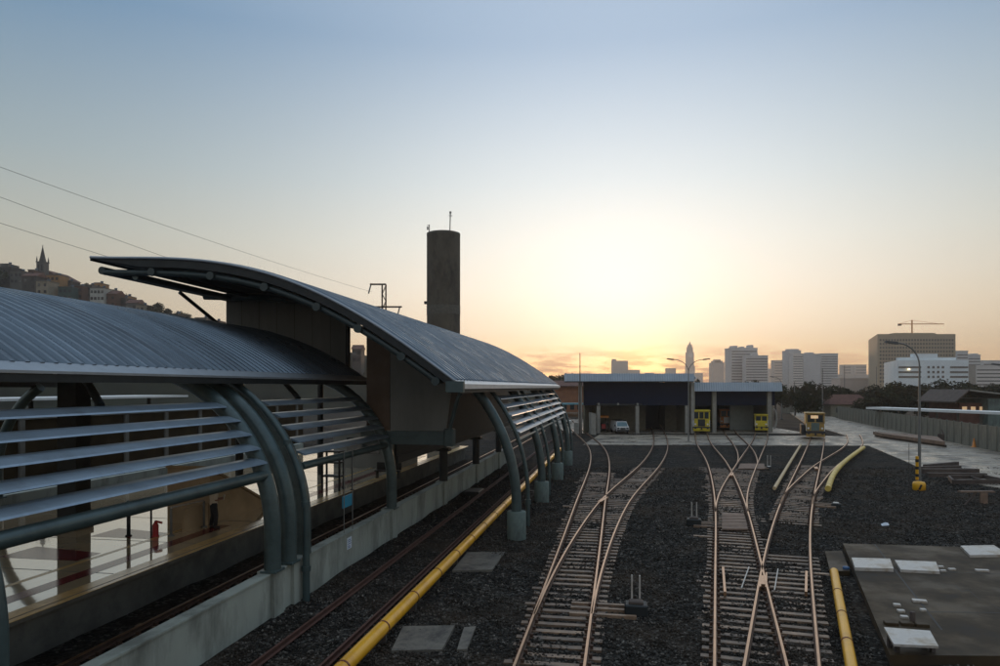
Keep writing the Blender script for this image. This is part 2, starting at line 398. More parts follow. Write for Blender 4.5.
# concrete apron in front of the sheds and the service road along the fence
road = [G(586,446), G(870,446.5), G(905,462), G(935,476), G(985,487), G(1060,497), G(1120,470), G(1003,454), G(905,431), G(842,420), G(815,413), G(783,413), G(800,424), G(838,437), G(650,435), G(600,434.5)]
def flat(name, pts, z, m, kind='structure', skirt=.25):
    b = MB(); n = len(pts)
    b.hexa([(p[0],p[1],z-skirt) for p in pts], [(p[0],p[1],z) for p in pts])
    return tag(b.build(name, m), kind=kind)
flat('concrete_apron', [G(583,445.5), G(900,446.5), G(893,437.2), G(600,435)], .10, M['concrete_road'])
flat('service_road', [G(868,446.3), G(905,462), G(935,476), G(985,487), G(1080,500), G(1180,480), G(1003,454), G(905,431), G(842,420), G(815,411.5), G(788,411.5), G(806,424), G(848,436.8)], .104, M['concrete_road'])
flat('shed_floor', [(10,104.6,0),(46,104.6,0),(48,150,0),(10,150,0)], .096, M['concrete_road'])

# ------------------------------------------------------------------ tracks
def cpts(lst): return [(G(px,py,.3).x, G(px,py,.3).y) for px,py in lst]
RW = .835
def rail_mesh(P, mbs, mbh):
    """rail with foot, web and head along polyline P (N x 2)"""
    prof = [(-.07,.13),(.07,.13),(.07,.15),(.012,.175),(.012,.25),(.033,.262),(.033,.296)]
    prof2 = [(-.033,.296),(-.033,.262),(-.012,.25),(-.012,.175),(-.07,.15)]
    full = prof+prof2; n = len(full)
    T = np.gradient(P, axis=0); T /= np.linalg.norm(T, axis=1)[:,None]; N = np.c_[T[:,1], -T[:,0]]
    vs = [(p[0]+nn[0]*x, p[1]+nn[1]*x, z) for p,nn in zip(P,N) for x,z in full]
    fs = [(i*n+k, i*n+(k+1)%n, (i+1)*n+(k+1)%n, (i+1)*n+k) for i in range(len(P)-1) for k in range(n)]
    mi = [1 if (f%n) in (5,6,7) else 0 for f in range(len(fs))]
    o = len(mbs.v); mbs.v += vs
    for f, q in zip(fs, mi): mbs.f.append(tuple(i+o for i in f)); mbs.sm.append(False); mbs.mi.append(q)
def track(label, pts, ymax=58, side=True, rust=False, sleepers=True, other=None, skip=None, start=None, step=.6, extra=0, name='railway_track'):
    P = spline(pts, .35)
    t = thing(name, label, 'railway track', (P[0][0],P[0][1],0))
    ms = [M['rail_rust'], M['rail_rust']] if rust else [M['rail_side'], M['rail_head']]
    for s_ in (-1,1):
        Q = offset(P, s_*RW)
        if start is not None: Q = Q[Q[:,1] > start]
        b = MB(); rail_mesh(Q, b, None); b.build('rail', ms, t, world=True)
    if sleepers:
        PS = spline(pts, step); T = np.gradient(PS, axis=0); T /= np.linalg.norm(T, axis=1)[:,None]
        cnt = 0
        for p, d in zip(PS, T):
            if p[1] > ymax or p[1] < 11 or cnt >= 100: continue
            if skip is not None:
                k = np.argmin(np.hypot(*(skip-p).T)); 
                if np.hypot(*(skip[k]-p)) < 2.9: continue
            e0 = random.choice((1.15,1.15,1.15,1.2,1.3)); l, r = -e0-random.random()*.05, e0+random.random()*.05
            nn = np.array((d[1], -d[0]))
            if other is not None:
                k = np.argmin(np.hypot(*(other-p).T)); q = float(np.dot(other[k]-p, nn))
                if abs(q) < 3.0:
                    if q > 0: r = max(r, q+1.2)
                    else: l = min(l, q-1.2)
            if random.random() < .05: r += .5*random.random()
            if random.random() < .05: l -= .5*random.random()
            dz = -.03+random.choice((0,-.006,-.012,-.02)); ww = .112
            rj = random.uniform(-.008,.008)
            d2 = np.array((d[0]+rj*nn[0], d[1]+rj*nn[1])); n2 = np.array((d2[1], -d2[0]))
            c = [p+n2*l-d2*ww, p+n2*r-d2*ww, p+n2*r+d2*ww, p+n2*l+d2*ww]
            b = MB(); b.prism(c, -.05, .125+dz)
            for s_ in (-RW, RW):
                for e_ in (-.10,.10):
                    m_ = p+n2*(s_+e_); q_ = [m_-n2*.045-d2*.055, m_+n2*.045-d2*.055, m_+n2*.045+d2*.055, m_-n2*.045+d2*.055]
                    b.prism(q_, .05, .185, mi=1)
            b.build('sleeper', [M['sleeper'], M['rail_side']], t, world=True); cnt += 1
    return t, P
def near(pts, y0):     # extend a list of points back towards the viewer along its first heading
    (x1,y1),(x2,y2) = pts[0], pts[1]; k = (x2-x1)/(y2-y1)
    return [(x1-k*(y1-y0), y0)]+pts
LA = near(cpts([(549,666),(576.3,560),(585.2,524),(591,500),(597.6,476),(599.8,458.6),(596.5,447.6),(580,432),(570,422),(560,414)]), 8)
LB = near(cpts([(549,666),(582.7,560),(601,522.4),(615.5,500),(643,472),(659,450),(658.8,432),(655,424)]), 8)
LB = cpts([(551.5,656),(565,608),(582.5,560),(601,522.4),(615.5,500),(643,472),(659,450),(658.8,432),(655,424)])
PLA, PLB = spline(LA), spline(LB)
track('central railway track that bends left behind the arched roof and past the shed', LA, ymax=57, other=PLB)
track('branch railway track leaving the central track to the right for the dark shed', LB, ymax=60, skip=PLA, start=20.5)
PM = near(cpts([(751,666),(738,560),(731.5,510),(722,474),(715.6,460),(704.6,444),(701.2,433),(700.5,429)]), 8)
P2 = cpts([(735,535),(731.5,510),(733.2,494),(740.5,476),(746.7,464),(755.2,448.7),(761,436.5),(761,429)])
P3 = cpts([(741.5,474),(746.7,464.5),(747.0,455),(741,444),(731,433),(728,425)])
QM = near(cpts([(781.6,666),(787,560),(795.5,507),(799.7,493),(809,466),(816.2,443),(818.5,434)]), 8)
Q2 = cpts([(792.5,522),(795.5,507),(799.9,493),(808.7,482),(826,465),(844.7,452.5),(854.5,443.5),(853,434)])
sPM, sP2, sQM, sQ2 = map(spline, (PM,P2,QM,Q2))
track('right yard railway track running to the large yellow rail car', PM, ymax=60, other=np.vstack((sP2,sQM)))
track('railway track branching right to the small yellow rail car by the pale door', P2, ymax=62, skip=sPM, start=37.5)
track('short curved railway track leading to the orange rail car in the shed', P3, sleepers=False, start=62)
track('rightmost straight railway track leading to the orange works vehicle on the apron', QM, ymax=62, other=sQ2, skip=sPM)
track('curved railway track sweeping right beside the short yellow cover onto the road', Q2, ymax=62, skip=sQM, start=40)
def stn(b, a0, a1): return [(S(a,b).x, S(a,b).y) for a in np.linspace(a0,a1,8)]
track('dark rusty track sunk in ballast beside the long yellow cover', stn(-8.0, 6, 108), sleepers=False, rust=True)
track('platform railway track in the trench between grey wall and platform', stn(-12.55, 4, 108), ymax=46, step=.75)
track('far railway track on the other side of the island platform', stn(-29.6, 4, 108), sleepers=False)
# check rails beside the near crossing, crossing frogs
def bar_thing(name, label, cat, segs, m, group=None):
    p0 = Vector(segs[0][0]); t = MB()
    for p, q, w_, h_ in segs: t.bar(p, q, w_, h_)
    return tag(t.build(name, m, loc=(p0.x,p0.y,0)), label, cat, group)
for (p, q, lb) in (((723,569),(725,594),'short brown check rail left of the rail crossing'), ((806,594),(806.5,573),'short brown check rail right of the rail crossing')):
    bar_thing('check_rail', lb, 'check rail', [(G(*p,.2), G(*q,.2), .08, .16)], M['rail_head'], 'check rails')
for (p, q, lb) in (((749,567),(741.5,588),'thin pale rod lying left of the rail crossing'), ((778,569),(774.5,590),'thin pale rod lying right of the rail crossing')):
    bar_thing('rod', lb, 'rod', [(G(*p,.16), G(*q,.16), .035, .035)], M['plate'], 'pale rods by the crossing')
def frog(px, py, l, lb):
    p = G(px,py,.3); b = MB(); hd = Vector((.36,.93,0)); nn = Vector((.93,-.36,0))
    a, c = p-hd*l*.5, p+hd*l*.5
    for s_ in (-1,1): b.bar(a+nn*.09*s_-Vector((0,0,.065)), p+nn*.1*s_-Vector((0,0,.065)), .05, .13); b.bar(p+nn*.1*s_-Vector((0,0,.067)), c+nn*.09*s_-Vector((0,0,.067)), .052, .13)
    b.bar(p-hd*l*.3-Vector((0,0,.08)), p+hd*l*.3-Vector((0,0,.08)), .16, .12)
    tag(b.build('crossing_frog', M['rail_head'], loc=(p.x,p.y,0)), lb, 'crossing frog', 'crossing frogs')
frog(763.4,579,2.0,'worn steel frog where two yard rails cross near the concrete slab')
frog(731.5,474,2.0,'steel frog at the crossing in front of the large yellow rail car')
frog(603,499,2.0,'steel frog where the central track splits in two')
frog(816,467.5,2.0,'steel frog of the rightmost switch between the two short yellow covers')

# ------------------------------------------------------------------ third-rail covers
def cover(label, P, r, m, z=.46, bands=0, lift=True, mbk=None):
    t = thing('third_rail_cover', label, 'pipe cover', (P[0][0],P[0][1],0), 0, 'yellow third rail covers')
    pts = [Vector((p[0],p[1],z)) for p in P]
    b = MB(); b.tube(pts, r, 14); b.build('cover', m, t, world=True)
    acc = 0; last = pts[0]; k = 0; nb = 0
    for i in range(1, len(pts)-1):
        acc += (pts[i]-pts[i-1]).length
        if acc > 2.4:
            acc = 0; d = (pts[i+1]-pts[i]).normalized()
            if bands and nb < 24:
                b = MB(); b.tube([pts[i]-d*.035, pts[i]+d*.035], r+.008, 14); b.build('strap', M['strap'], t, world=True); nb += 1
            b = MB(); b.box(-.09,.09,-.12,.12,0,z-r+.03); o = b.build('bracket', M['bracket'], t); 
            o.location = (pts[i].x-P[0][0], pts[i].y-P[0][1], 0)
    return t
cover('long yellow pipe shaped cover running along the arched columns', np.array([S(a,-6.4)[:2] for a in np.arange(13,74,.4)]), .185, M['yellow'], bands=1)
cover('straight short pale yellow cover between the two right tracks', spline([G(774.4,489,.3)[:2], G(787.6,466.7,.3)[:2], G(800.8,445,.3)[:2]], .4), .115, M['cover_tan'], z=.34)
cover('curved short pale yellow cover beside the rightmost curved track', spline([G(828,491,.3)[:2], G(833.8,476,.3)[:2], G(843,465,.3)[:2], G(864,448.7,.3)[:2]], .4), .19, M['yellow_pale'], z=.45)
cover('near yellow pipe shaped cover beside the concrete pit slab', spline([G(834,571,.4)[:2], G(842,615,.4)[:2], G(851.4,666,.4)[:2], G(860,720,.4)[:2]], .4), .14, M['yellow'], z=.38, bands=1)

# ------------------------------------------------------------------ pit slab and fittings on it
sl_ = [(14.7,30.0),(9.75,17.5),(24.5,17.2),(26.5,28.3)]
b = MB(); b.prism(sl_[::-1] if False else [sl_[0],sl_[1],sl_[2],sl_[3]], -.3, .3)
def strip(p, q, w_=.03, z=.304):
    d = (Vector(q)-Vector(p)).normalized(); n_ = Vector((d.y,-d.x))*w_/2; p = Vector(p); q = Vector(q)
    b.add([(p.x-n_.x,p.y-n_.y,z),(p.x+n_.x,p.y+n_.y,z),(q.x+n_.x,q.y+n_.y,z),(q.x-n_.x,q.y-n_.y,z)], [(0,1,2,3)], mi=1)
for q in (((874.5,544.2),(942,630)),((894,570),(1000,574)),((930,612),(1010,613))):
    u_, v_ = G(*q[0],.3), G(*q[1],.3); strip((u_.x,u_.y),(v_.x,v_.y),.05)
cr = [G(x,y,.3) for x,y in ((955,585),(962,592),(968,590),(980,600),(990,603),(1004,612))]
for u_, v_ in zip(cr, cr[1:]): strip((u_.x,u_.y),(v_.x,v_.y),.02,.306)
tag(b.build('concrete_slab', [M['slab'],M['black']]), 'large dark stained concrete slab at lower right holding pale plates', 'concrete slab')
def plate(pxs, z0, z1, m, label, group, name='metal_plate'):
    P = [G(x,y,z1) for x,y in pxs]; c = sum(P, Vector())/4
    b = MB(); b.prism([(p.x,p.y) for p in P][::-1], z0, z1)
    return tag(b.build(name, m, loc=(c.x,c.y,z0)), label, 'plate', group)
plate([(851.5,557.5),(890,558.5),(893.7,568.5),(855,567.4)], .30, .42, M['plate'], 'white plate at the far left of the concrete slab near the short step', 'pale plates on the slab')
plate([(894.8,560),(935.8,561.5),(939.8,571.3),(900.7,569.5)], .30, .40, M['plate'], 'rust edged cream plate second from the left on the concrete slab', 'pale plates on the slab')
plate([(960.4,545.6),(994,545),(1008,554.5),(970,555)], .30, .40, M['plate'], 'white plate at the far right edge of the concrete slab', 'pale plates on the slab')
plate([(884,627),(930,630.6),(938.6,646),(893.7,644)], .62, .68, M['plate'], 'raised grey white plate on a frame at the near corner of the slab', 'pale plates on the slab')
c = G(911,637,.62)
t = thing('plate_stand', 'dark low frame under the raised plate at the near corner', 'stand', (c.x,c.y,.3))
for dx in (-.45,.45):
    for dy in (-.16,.16):
        b = MB(); b.box(dx-.05,dx+.05,dy-.05,dy+.05,0,.315); b.build('leg', M['bracket'], t)
b = MB(); b.box(-.5,.5,-.05,.05,.1,.16); b.build('crossbar', M['bracket'], t)
b = MB(); p = G(920,628,.3); b.lathe([(.075,.3),(.075,.62),(.06,.64)], 12, (p.x,p.y+.35))
tag(b.build('bollard', M['rust_beam']), 'small dark round post behind the raised plate', 'post')
k = 0
LBL = ['topmost of the four small white blocks in a row on the slab','second of the four small white blocks in a row on the slab','third of the four small white blocks in a row on the slab','lowest of the four small white blocks in a row on the slab',
 'wider white block right of the row of four blocks','tiny pale block below the wider white block','pale chip just right of the rust edged plate','second pale chip just below the first beside the rust edged plate','grey chip lying alone right of the two chips','flat white block on the slab below the far right plate']
for (x,y,sx_,sy_), lb in zip([(897,604,.1,.07),(901,610,.1,.07),(904.3,616,.1,.07),(908,622.5,.1,.08),(919.5,600,.2,.1),(923,609,.08,.06),(940.6,566,.1,.06),(943,570,.1,.05),(952,568.5,.12,.06),(982,569.7,.22,.07)], LBL):
    p = G(x,y,.36); b = MB(); b.bbox(-sx_,sx_,-sy_,sy_,0,.07,.012)
    o = b.build('block', M['plate'], loc=None); o.location = (p.x,p.y,.3); o.rotation_euler.z = -.2+random.uniform(-.15,.15); tag(o, lb, 'block', 'small blocks on the slab')
for (x,y,lb) in ((894,625.5,'left grey box cover behind the raised plate'),(910,625.8,'middle grey box cover behind the raised plate'),(925,627,'right grey box cover behind the raised plate')):
    p = G(x,y,.36); b = MB(); b.bbox(-.17,.17,.12,.36,0,.09,.015); o = b.build('cover_box', M['slab']); o.location = (p.x,p.y,.3); o.rotation_euler.z = -.2; tag(o, lb, 'box cover', 'grey box covers')
b = MB(); q = [G(825,551,.2),(G(842,551,.2)),G(850,571,.2),G(830,571,.2)]; b.prism([(p.x,p.y) for p in q][::-1], -.1, .2)
tag(b.build('concrete_step', M['slab'], loc=(q[0].x,q[0].y,-.1)), 'short concrete step beside the slab above the near yellow cover', 'step')
for q, lb in (([(403,628),(455,627),(442,651.5),(391,652.5)],'larger stained concrete pad in the ballast nearest the viewer'), ([(464,629),(476,628),(467,651),(457,651.5)],'narrow concrete pad strip right of the larger pad'), ([(467,553.5),(505,553),(492,571),(452,572)],'concrete pad further back near the first arched column')):
    P = [G(x,y,.06) for x,y in q]; b = MB(); b.prism([(p.x,p.y) for p in P][::-1], -.2, .115)
    tag(b.build('concrete_pad', M['pad'], loc=(P[0].x,P[0].y,-.2)), lb, 'concrete pad', 'pads in the ballast')

# ------------------------------------------------------------------ switch machines and levers
def switch_machine(label, px, py, L_, group='switch machines', hd=.17, uprights=True, sc=1.0):
    p = G(px,py,.1); t = thing('switch_machine', label, 'switch machine', (p.x,p.y,0), -math.atan(hd), group)
    b = MB(); b.bbox(-.35*sc,.35*sc,-.28*sc,.28*sc,.06,.38*sc,.04); b.build('housing', M['steel_dark'], t)
    b = MB(); b.bbox(-.22*sc,.22*sc,-.18*sc,.18*sc,.38*sc,.46*sc,.03); b.build('lid', M['plate'] if sc < 1 else M['rust_beam'], t)
    for dy in (-.5,.05,.5):
        b = MB(); b.box(min(0,L_),max(0,L_),dy-.07,dy+.07,.03,.15+.01*dy); b.build('tie_rod', M['sleeper'], t)
    if uprights:
        for dx in (-.12,.12):
            b = MB(); b.tube([(dx,.3,.1),(dx,.3,1.15)], .03, 8); b.build('lever', M['plate'], t)
    return t
switch_machine('switch machine with two upright levers right of the central track', 636, 612, -2.0)
switch_machine('switch machine with two upright levers left of the right yard track', 694, 524, 1.5, hd=.31)
switch_machine('small switch box with a pale lid by the rightmost switch', 836, 506, -1.3, hd=.47, uprights=False, sc=.7)
switch_machine('small far switch box between the yellow covers and the yellow rail cars', 769, 468, -.8, hd=.4, uprights=True, sc=.6)
for q, lb in (([(722,513),(744,513),(748,529),(722,529)],'brown plank deck between the rails of the right yard track'), ([(740,463.5),(764,463.5),(765,468.5),(738,468.5)],'far brown plank deck across the branching tracks')):
    P = [G(x,y,.2) for x,y in q]; b = MB()
    for i in range(5):
        a_, c_ = P[0].lerp(P[3],(i+.05)/5), P[0].lerp(P[3],(i+.93)/5); d_, e_ = P[1].lerp(P[2],(i+.05)/5), P[1].lerp(P[2],(i+.93)/5)
        b.prism([(p.x,p.y) for p in (c_,e_,d_,a_)], .126, .2)
    tag(b.build('plank_deck', M['wood'], loc=(P[0].x,P[0].y,.126)), lb, 'plank deck', 'plank decks')
# ================================================================== STATION (local frame: x across to the right, y along)
A1 = 32.4     # end of the low vault
A2, A3 = 24.8, 65.0
# wall between the two tracks
t = sthing('track_wall', 'pale grey low concrete wall carrying the columns between the tracks', 'wall', 4, -10.4)
b = MB(); b.box(-.28,0,0,62,-.1,1.35); b.build('wall_body', M['wall'], t)
b = MB(); b.box(-.33,.05,0,62,1.35,1.40)
b.build('coping', M['wall'], t)
for a in (10.2, 19.9, 21.2, 30.9, 40.4, 49.8, 59.2):
    b = MB(); b.hexa([(-.42,a-4-.35,-.1),(.12,a-4-.35,-.1),(.12,a-4+.35,-.1),(-.42,a-4+.35,-.1)], [(-.42,a-4-.35,1.36),(.10,a-4-.35,1.36),(.10,a-4+.35,1.36),(-.42,a-4+.35,1.36)]); 
    b.box(-.44,.14,a-4-.37,a-4+.37,1.36,1.43); b.build('pilaster', M['wall'], t)
t = sthing('track_wall', 'far low concrete wall beyond the island platform and its far track', 'wall', 4, -31.8)
b = MB(); b.box(-.2,.2,0,62,-.1,1.35); b.build('wall_body', M['wall'], t)

# platform
t = sthing('station_platform', 'island platform with polished floor and tan edge under the vaults', 'platform', -4, -21)
Lp = 70
b = MB(); b.box(-6.05,6.05,0,Lp,-.1,1.18); b.build('platform_body', M['plat_side'], t)
b = MB(); b.box(-6.4,6.4,0,Lp,1.18,1.29); b.build('platform_lip', M['plat_side'], t)
b = MB(); b.add([(-5.75,0,1.30),(5.75,0,1.30),(5.75,Lp,1.30),(-5.75,Lp,1.30)], [(0,1,2,3)]); b.build('floor', M['terrazzo'], t)
for k in range(16):
    b = MB(); b.box(-5.7,5.7,2+k*4.2,2.05+k*4.2,1.3005,1.3030); b.build('floor_joint', M['plat_side'], t)
b = MB(); b.box(3.55,3.75,0,Lp,1.3012,1.3036); b.build('tactile_line', M['tan_edge'], t)
for s_ in (-1,1):
    b = MB(); x0, x1 = sorted((s_*5.75, s_*6.42)); b.box(x0,x1,0,Lp,1.291,1.306); b.build('edge_strip', M['tan_edge'], t)
    b = MB(); x0, x1 = sorted((s_*6.2, s_*6.24)); b.box(x0,x1,0,Lp,1.306,1.309); b.build('edge_line', M['plat_side'], t)
for y0, y1, x0, x1 in ((16,30.5,4.55,5.1),(34,60,4.55,5.1)):
    b = MB(); b.add([(x0,y0,1.304),(x1,y0,1.304),(x1,y1,1.304),(x0,y1,1.304)], [(0,1,2,3)]); b.build('red_stripe', M['red_band'], t)
for i, (y, x0, x1) in enumerate(((24.2,.4,3.4),(27.6,1.0,3.5))):
    b = MB(); b.add([(x0,y,1.304),(x1,y,1.304),(x1,y+1.1,1.304),(x0,y+1.6,1.304)], [(0,1,2,3)]); b.build('red_stripe', M['red_band'], t)

# ---- arched columns
def arc_pts(x0, z0, zs, R, z1, sgn=-1, n=14):
    pts = [(x0,0,z0),(x0,0,zs)]
    for i in range(1,n+1):
        z = zs+(z1-zs)*i/n; pts.append((x0+sgn*(R-math.sqrt(max(0,R*R-(z-zs)**2))),0,z))
    return pts
def arc_x(z, zs=2.6, R=5.1): return -(R-math.sqrt(max(0,R*R-max(0,z-zs)**2)))
def column(name, label, a, b_, z0, r, zs, R, z1, sgn=-1, group=None, ped=None, base=True):
    t = sthing(name, label, 'column', a, b_, 0, group)
    b = MB(); b.tube(arc_pts(0, z0, zs, R, z1, sgn), r, 14); b.build('shaft', M['green_steel'], t)
    if ped:
        b = MB(); b.lathe([(.44,-.1),(.44,1.26),(.40,1.30)], 20); b.build('pedestal', M['ped'], t)
    elif base:
        b = MB(); b.bbox(-.26,.26,-.3,.3,z0-.02,z0+.04,.01); b.build('base_plate', M['green_steel'], t)
    return t
GW = 'arched columns on the grey wall'
column('arched_column', 'cut off arched column at the lower left frame edge', 10.2, -10.5, 1.43, .24, 2.6, 5.1, 7.42, group=GW)
column('arched_column', 'thick arched column nearest the viewer at the end of the large louvres', 19.75, -10.45, 1.43, .25, 2.6, 5.1, 7.42, group=GW)
column('arched_column', 'second thick arched column of the close pair at the roof joint', 20.8, -10.45, 1.43, .25, 2.6, 5.1, 7.42, group=GW)
column('arched_column', 'arched column on the wall below the brown hanging panel', 30.9, -10.45, 1.43, .24, 2.6, 5.1, 7.42, group=GW)
for k, (a, lb) in enumerate(((40.4,'straight dark column under the end of the hanging panel beam'),(49.8,'dark slim column on the wall deep under the high roof'),(59.2,'last dark column on the wall at the far end of the high roof'))):
    t = sthing('wall_column', lb, 'column', a, -10.45, 0, 'straight columns under the high roof')
    b = MB(); b.tube([(0,0,1.43),(0,0,3.3)], .26, 12); b.build('shaft', M['steel_dark'], t)
    b = MB(); b.bbox(-.4,.4,-.35,.35,3.2,3.395,.03); b.build('capital', M['steel_dark'], t)
t = sthing('drain_pipe', 'slim outer pipe curving down beside the close pair of arched columns', 'pipe', 21.35, -10.12)
b = MB(); b.tube(arc_pts(0,.0,2.6,5.3,7.35), .12, 10); b.build('pipe', M['green_steel'], t)
for z in (1.1,3.2,5.2):
    x = arc_x(z,2.6,5.3); b = MB(); b.tube([(x,0,z-.08),(x,0,z+.08)], .155, 10); b.build('collar', M['green_steel'], t)
t = sthing('arch_rib', 'broad blue grey curved rib at the start of the second louvre bank', 'rib', 22.0, -10.5, 0)
P = arc_pts(0,1.40,2.6,5.1,7.4); b = MB(); vs = []; fs = []
for (x,y,z) in P: vs += [(x-.26,-.1,z),(x+.2,-.1,z),(x+.2,.1,z),(x-.26,.1,z)]
n = len(P)
for i in range(n-1):
    for k in range(4): fs.append((i*4+k,i*4+(k+1)%4,(i+1)*4+(k+1)%4,(i+1)*4+k))
fs += [(3,2,1,0),(n*4-4,n*4-3,n*4-2,n*4-1)]
b.add(vs, fs); b.build('rib_body', M['green_steel'], t)
GR = 'arched columns on round pedestals'
def rc_x(z): return arc_x(z, 1.6, 8.2)
rcol = []
for i,(Y,lb) in enumerate(((32.2,'largest arched column on a round pedestal nearest along the yellow cover'),(42.3,'second arched column on a round pedestal along the yellow cover'),(52.6,'third arched column on a round pedestal along the yellow cover'),(62.4,'farthest arched column on a round pedestal at the end of the high roof'))):
    a = (Y-.82)/CT; rcol.append(a)
    column('arched_column', lb, a, -4.78, 1.28, .23, 1.6, 8.2, 7.5, group=GR, ped=True)
    t = sthing('drain_pipe', ['slim drain pipe beside the nearest arched column on a pedestal','slim drain pipe beside the second arched column on a pedestal','slim drain pipe beside the third arched column on a pedestal','slim drain pipe beside the farthest arched column'][i], 'pipe', a+2.75, -4.62, 0, 'drain pipes of the high roof')
    b = MB(); b.tube(arc_pts(0,0,1.6,8.2,7.4), .105, 10); b.build('pipe', M['green_steel'], t)
    b = MB(); b.tube([(0,0,1.15),(0,0,1.4)], .15, 10); b.build('collar', M['green_steel'], t)
for i, (a, lb) in enumerate(((10,'nearest arched column on the far side of the platform'),(20.4,'second arched column on the far side of the platform'),(31,'third arched column on the far side of the platform'),(42,'fourth arched column on the far side of the platform'),(53,'fifth arched column on the far side of the platform'))):
    if a < 33: column('arched_column', lb, a, -31.6, 1.3, .24, 2.6, 5.1, 7.0, sgn=1, group='arched columns beyond the platform')

# ---- louvre banks
def blade(t, x0, y0, y1, z, taper=0):
    c, s_ = math.cos(math.radians(17)), math.sin(math.radians(17)); W_ = .50; h_ = .022
    prof = [(0,-h_),(0,h_),(W_*.35,h_+.03),(W_*.92,h_*1.2),(W_,-h_*.2),(W_*.9,-h_)]
    pr = [(x0+p[0]*c+p[1]*s_, z-p[0]*s_+p[1]*c) for p in prof]
    b = MB(); b.hexa([(x,y0,zz) for x,zz in pr], [(x,y1,zz) for x,zz in pr]); b.build('louvre_blade', M['blade'], t)
ZL = (6.52,6.10,5.68,5.26,4.84)
def louvres(label, a0, a1, b_, fx, tube_b=.06, group='louvre banks', tr=.15, tm='green_steel', tz=4.32):
    t = sthing('louvre_bank', label, 'louvre', a0, b_, 0, group)
    for z in ZL: blade(t, fx(z)-.05, .05, a1-a0-.05, z)
    x = fx(tz)
    b = MB(); b.tube([(x+tube_b,0.0,tz),(x+tube_b,a1-a0,tz)], tr, 12); b.build('bottom_tube', M[tm], t)
    return t
louvres('large bank of pale blue louvre blades nearest the viewer at left', 9.5, 19.7, -10.45, arc_x, tr=.17)
louvres('second bank of pale blue louvre blades left of the brown hanging panel', 22.15, 30.9, -10.45, arc_x, tr=.14)
for i, lb in enumerate(('first pale louvre bank between the columns on round pedestals','second pale louvre bank between the columns on round pedestals','farthest pale louvre bank at the end of the high roof')):
    louvres(lb, rcol[i]+2.9, rcol[i+1]+ (2.7 if i<2 else 1.2), -4.78, rc_x, tr=.09, tz=4.3)

# ---- low vault roof
RB, RR, RZ = -21.0, 15.0, H-3.15+.0    # centre, radius
def z1f(b_): return H+.38+ (math.sqrt(RR*RR-(b_-RB)**2)-math.sqrt(RR*RR-8.7**2))
def corr_sheet(bs, zf, a0, a1, pitch=.38, amp=.07):
    b = MB(); ys = []; k = 0; a = 0
    while a < a1-a0:
        ys += [(a,0),(a+pitch*.45,0),(a+pitch*.6,amp),(a+pitch*.85,amp)]; a += pitch
    ys.append((a1-a0,0))
    ys = [y for y in ys if y[0] <= a1-a0+1e-6]
    zs = [zf(x) for x in bs]; nr = []
    for i in range(len(bs)):
        j0, j1 = max(0,i-1), min(len(bs)-1,i+1); t = Vector((bs[j1]-bs[j0], zs[j1]-zs[j0])).normalized(); nr.append((-t.y,t.x) if t.x > 0 else (t.y,-t.x))
    vs = [(bs[i]+nr[i][0]*o_, y, zs[i]+nr[i][1]*o_) for y,o_ in ys for i in range(len(bs))]; n = len(bs)
    b.add(vs, [(j*n+i,j*n+i+1,(j+1)*n+i+1,(j+1)*n+i) for j in range(len(ys)-1) for i in range(n-1)])
    return b
def soffit_strip(bs, zf, y0, y1, off, tp=lambda x: 1.0):
    b = MB(); vs = []; fs = []
    for x in bs: vs += [(x,y0,zf(x)-off*tp(x)),(x,y1,zf(x)-off*tp(x))]
    fs = [(2*i,2*i+1,2*i+3,2*i+2) for i in range(len(bs)-1)]
    return b.add(vs, fs, True)
t = sthing('station_roof', 'low blue grey corrugated barrel vault roof over the platform at left', 'roof', 2.0, 0, 0, 'station roofs')
bs = list(np.linspace(-29.55,-12.45,44))
corr_sheet(bs, z1f, 2, A1).build('roof_sheet', M['roof'], t)
soffit_strip(bs, z1f, .02, A1-2-.02, .14).build('soffit', M['bounce_ceiling'], t)
# end faces closing sheet and soffit
b = MB(); vs = []
for x in bs: vs += [(x,0,z1f(x)-.14),(x,0,z1f(x)+.0)]
for y in (.0, A1-2.0): b.add([(v[0],y,v[2]) for v in vs], [(2*i,2*i+1,2*i+3,2*i+2) for i in range(len(bs)-1)])
b.build('end_trim', M['roof_edge'], t)
zc = z1f(-12.45)
b = MB(); b.hexa([(-12.44,-.02,zc-.02),(-12.05,-.02,zc-.2),(-12.05,A1-2+.02,zc-.2),(-12.44,A1-2+.02,zc-.02)], [(-12.44,-.02,zc+.05),(-12.05,-.02,zc-.14),(-12.05,A1-2+.02,zc-.14),(-12.44,A1-2+.02,zc+.05)]); b.build('eave_flashing', M['roof_edge'], t)
b = MB(); b.box(-12.6,-12.08,0,A1-2+.8,zc-.38,zc-.205); b.build('gutter', M['steel_dark'], t)
b = MB(); b.box(-29.95,-29.4,0,A1-2,zc-.5,zc+.03); b.build('gutter', M['steel_dark'], t)
for a in (3, 10.2, 20.4, 31):
    P = [(x,a-2,z1f(x)-.36) for x in bs[2:-2]]; b = MB(); b.tube(P, .17, 10); b.build('arch_rib', M['green_steel'], t)
for x in (-25.5,-21,-16.5):
    b = MB(); b.tube([(x,0.2,z1f(x)-.26),(x,A1-2.3,z1f(x)-.26)], .09, 8); b.build('purlin', M['steel_dark'], t)
for a in (5.5, 15, 25.5):     # slanting props between the platform side and the vault
    for s_ in (-1,1):
        b = MB(); b.tube([(-21+s_*8.6, a-2, 6.55),(-21+s_*5.6,a-2+1.8, z1f(-21+5.6)-.3)], .1, 8); b.build('prop', M['steel_dark'], t)

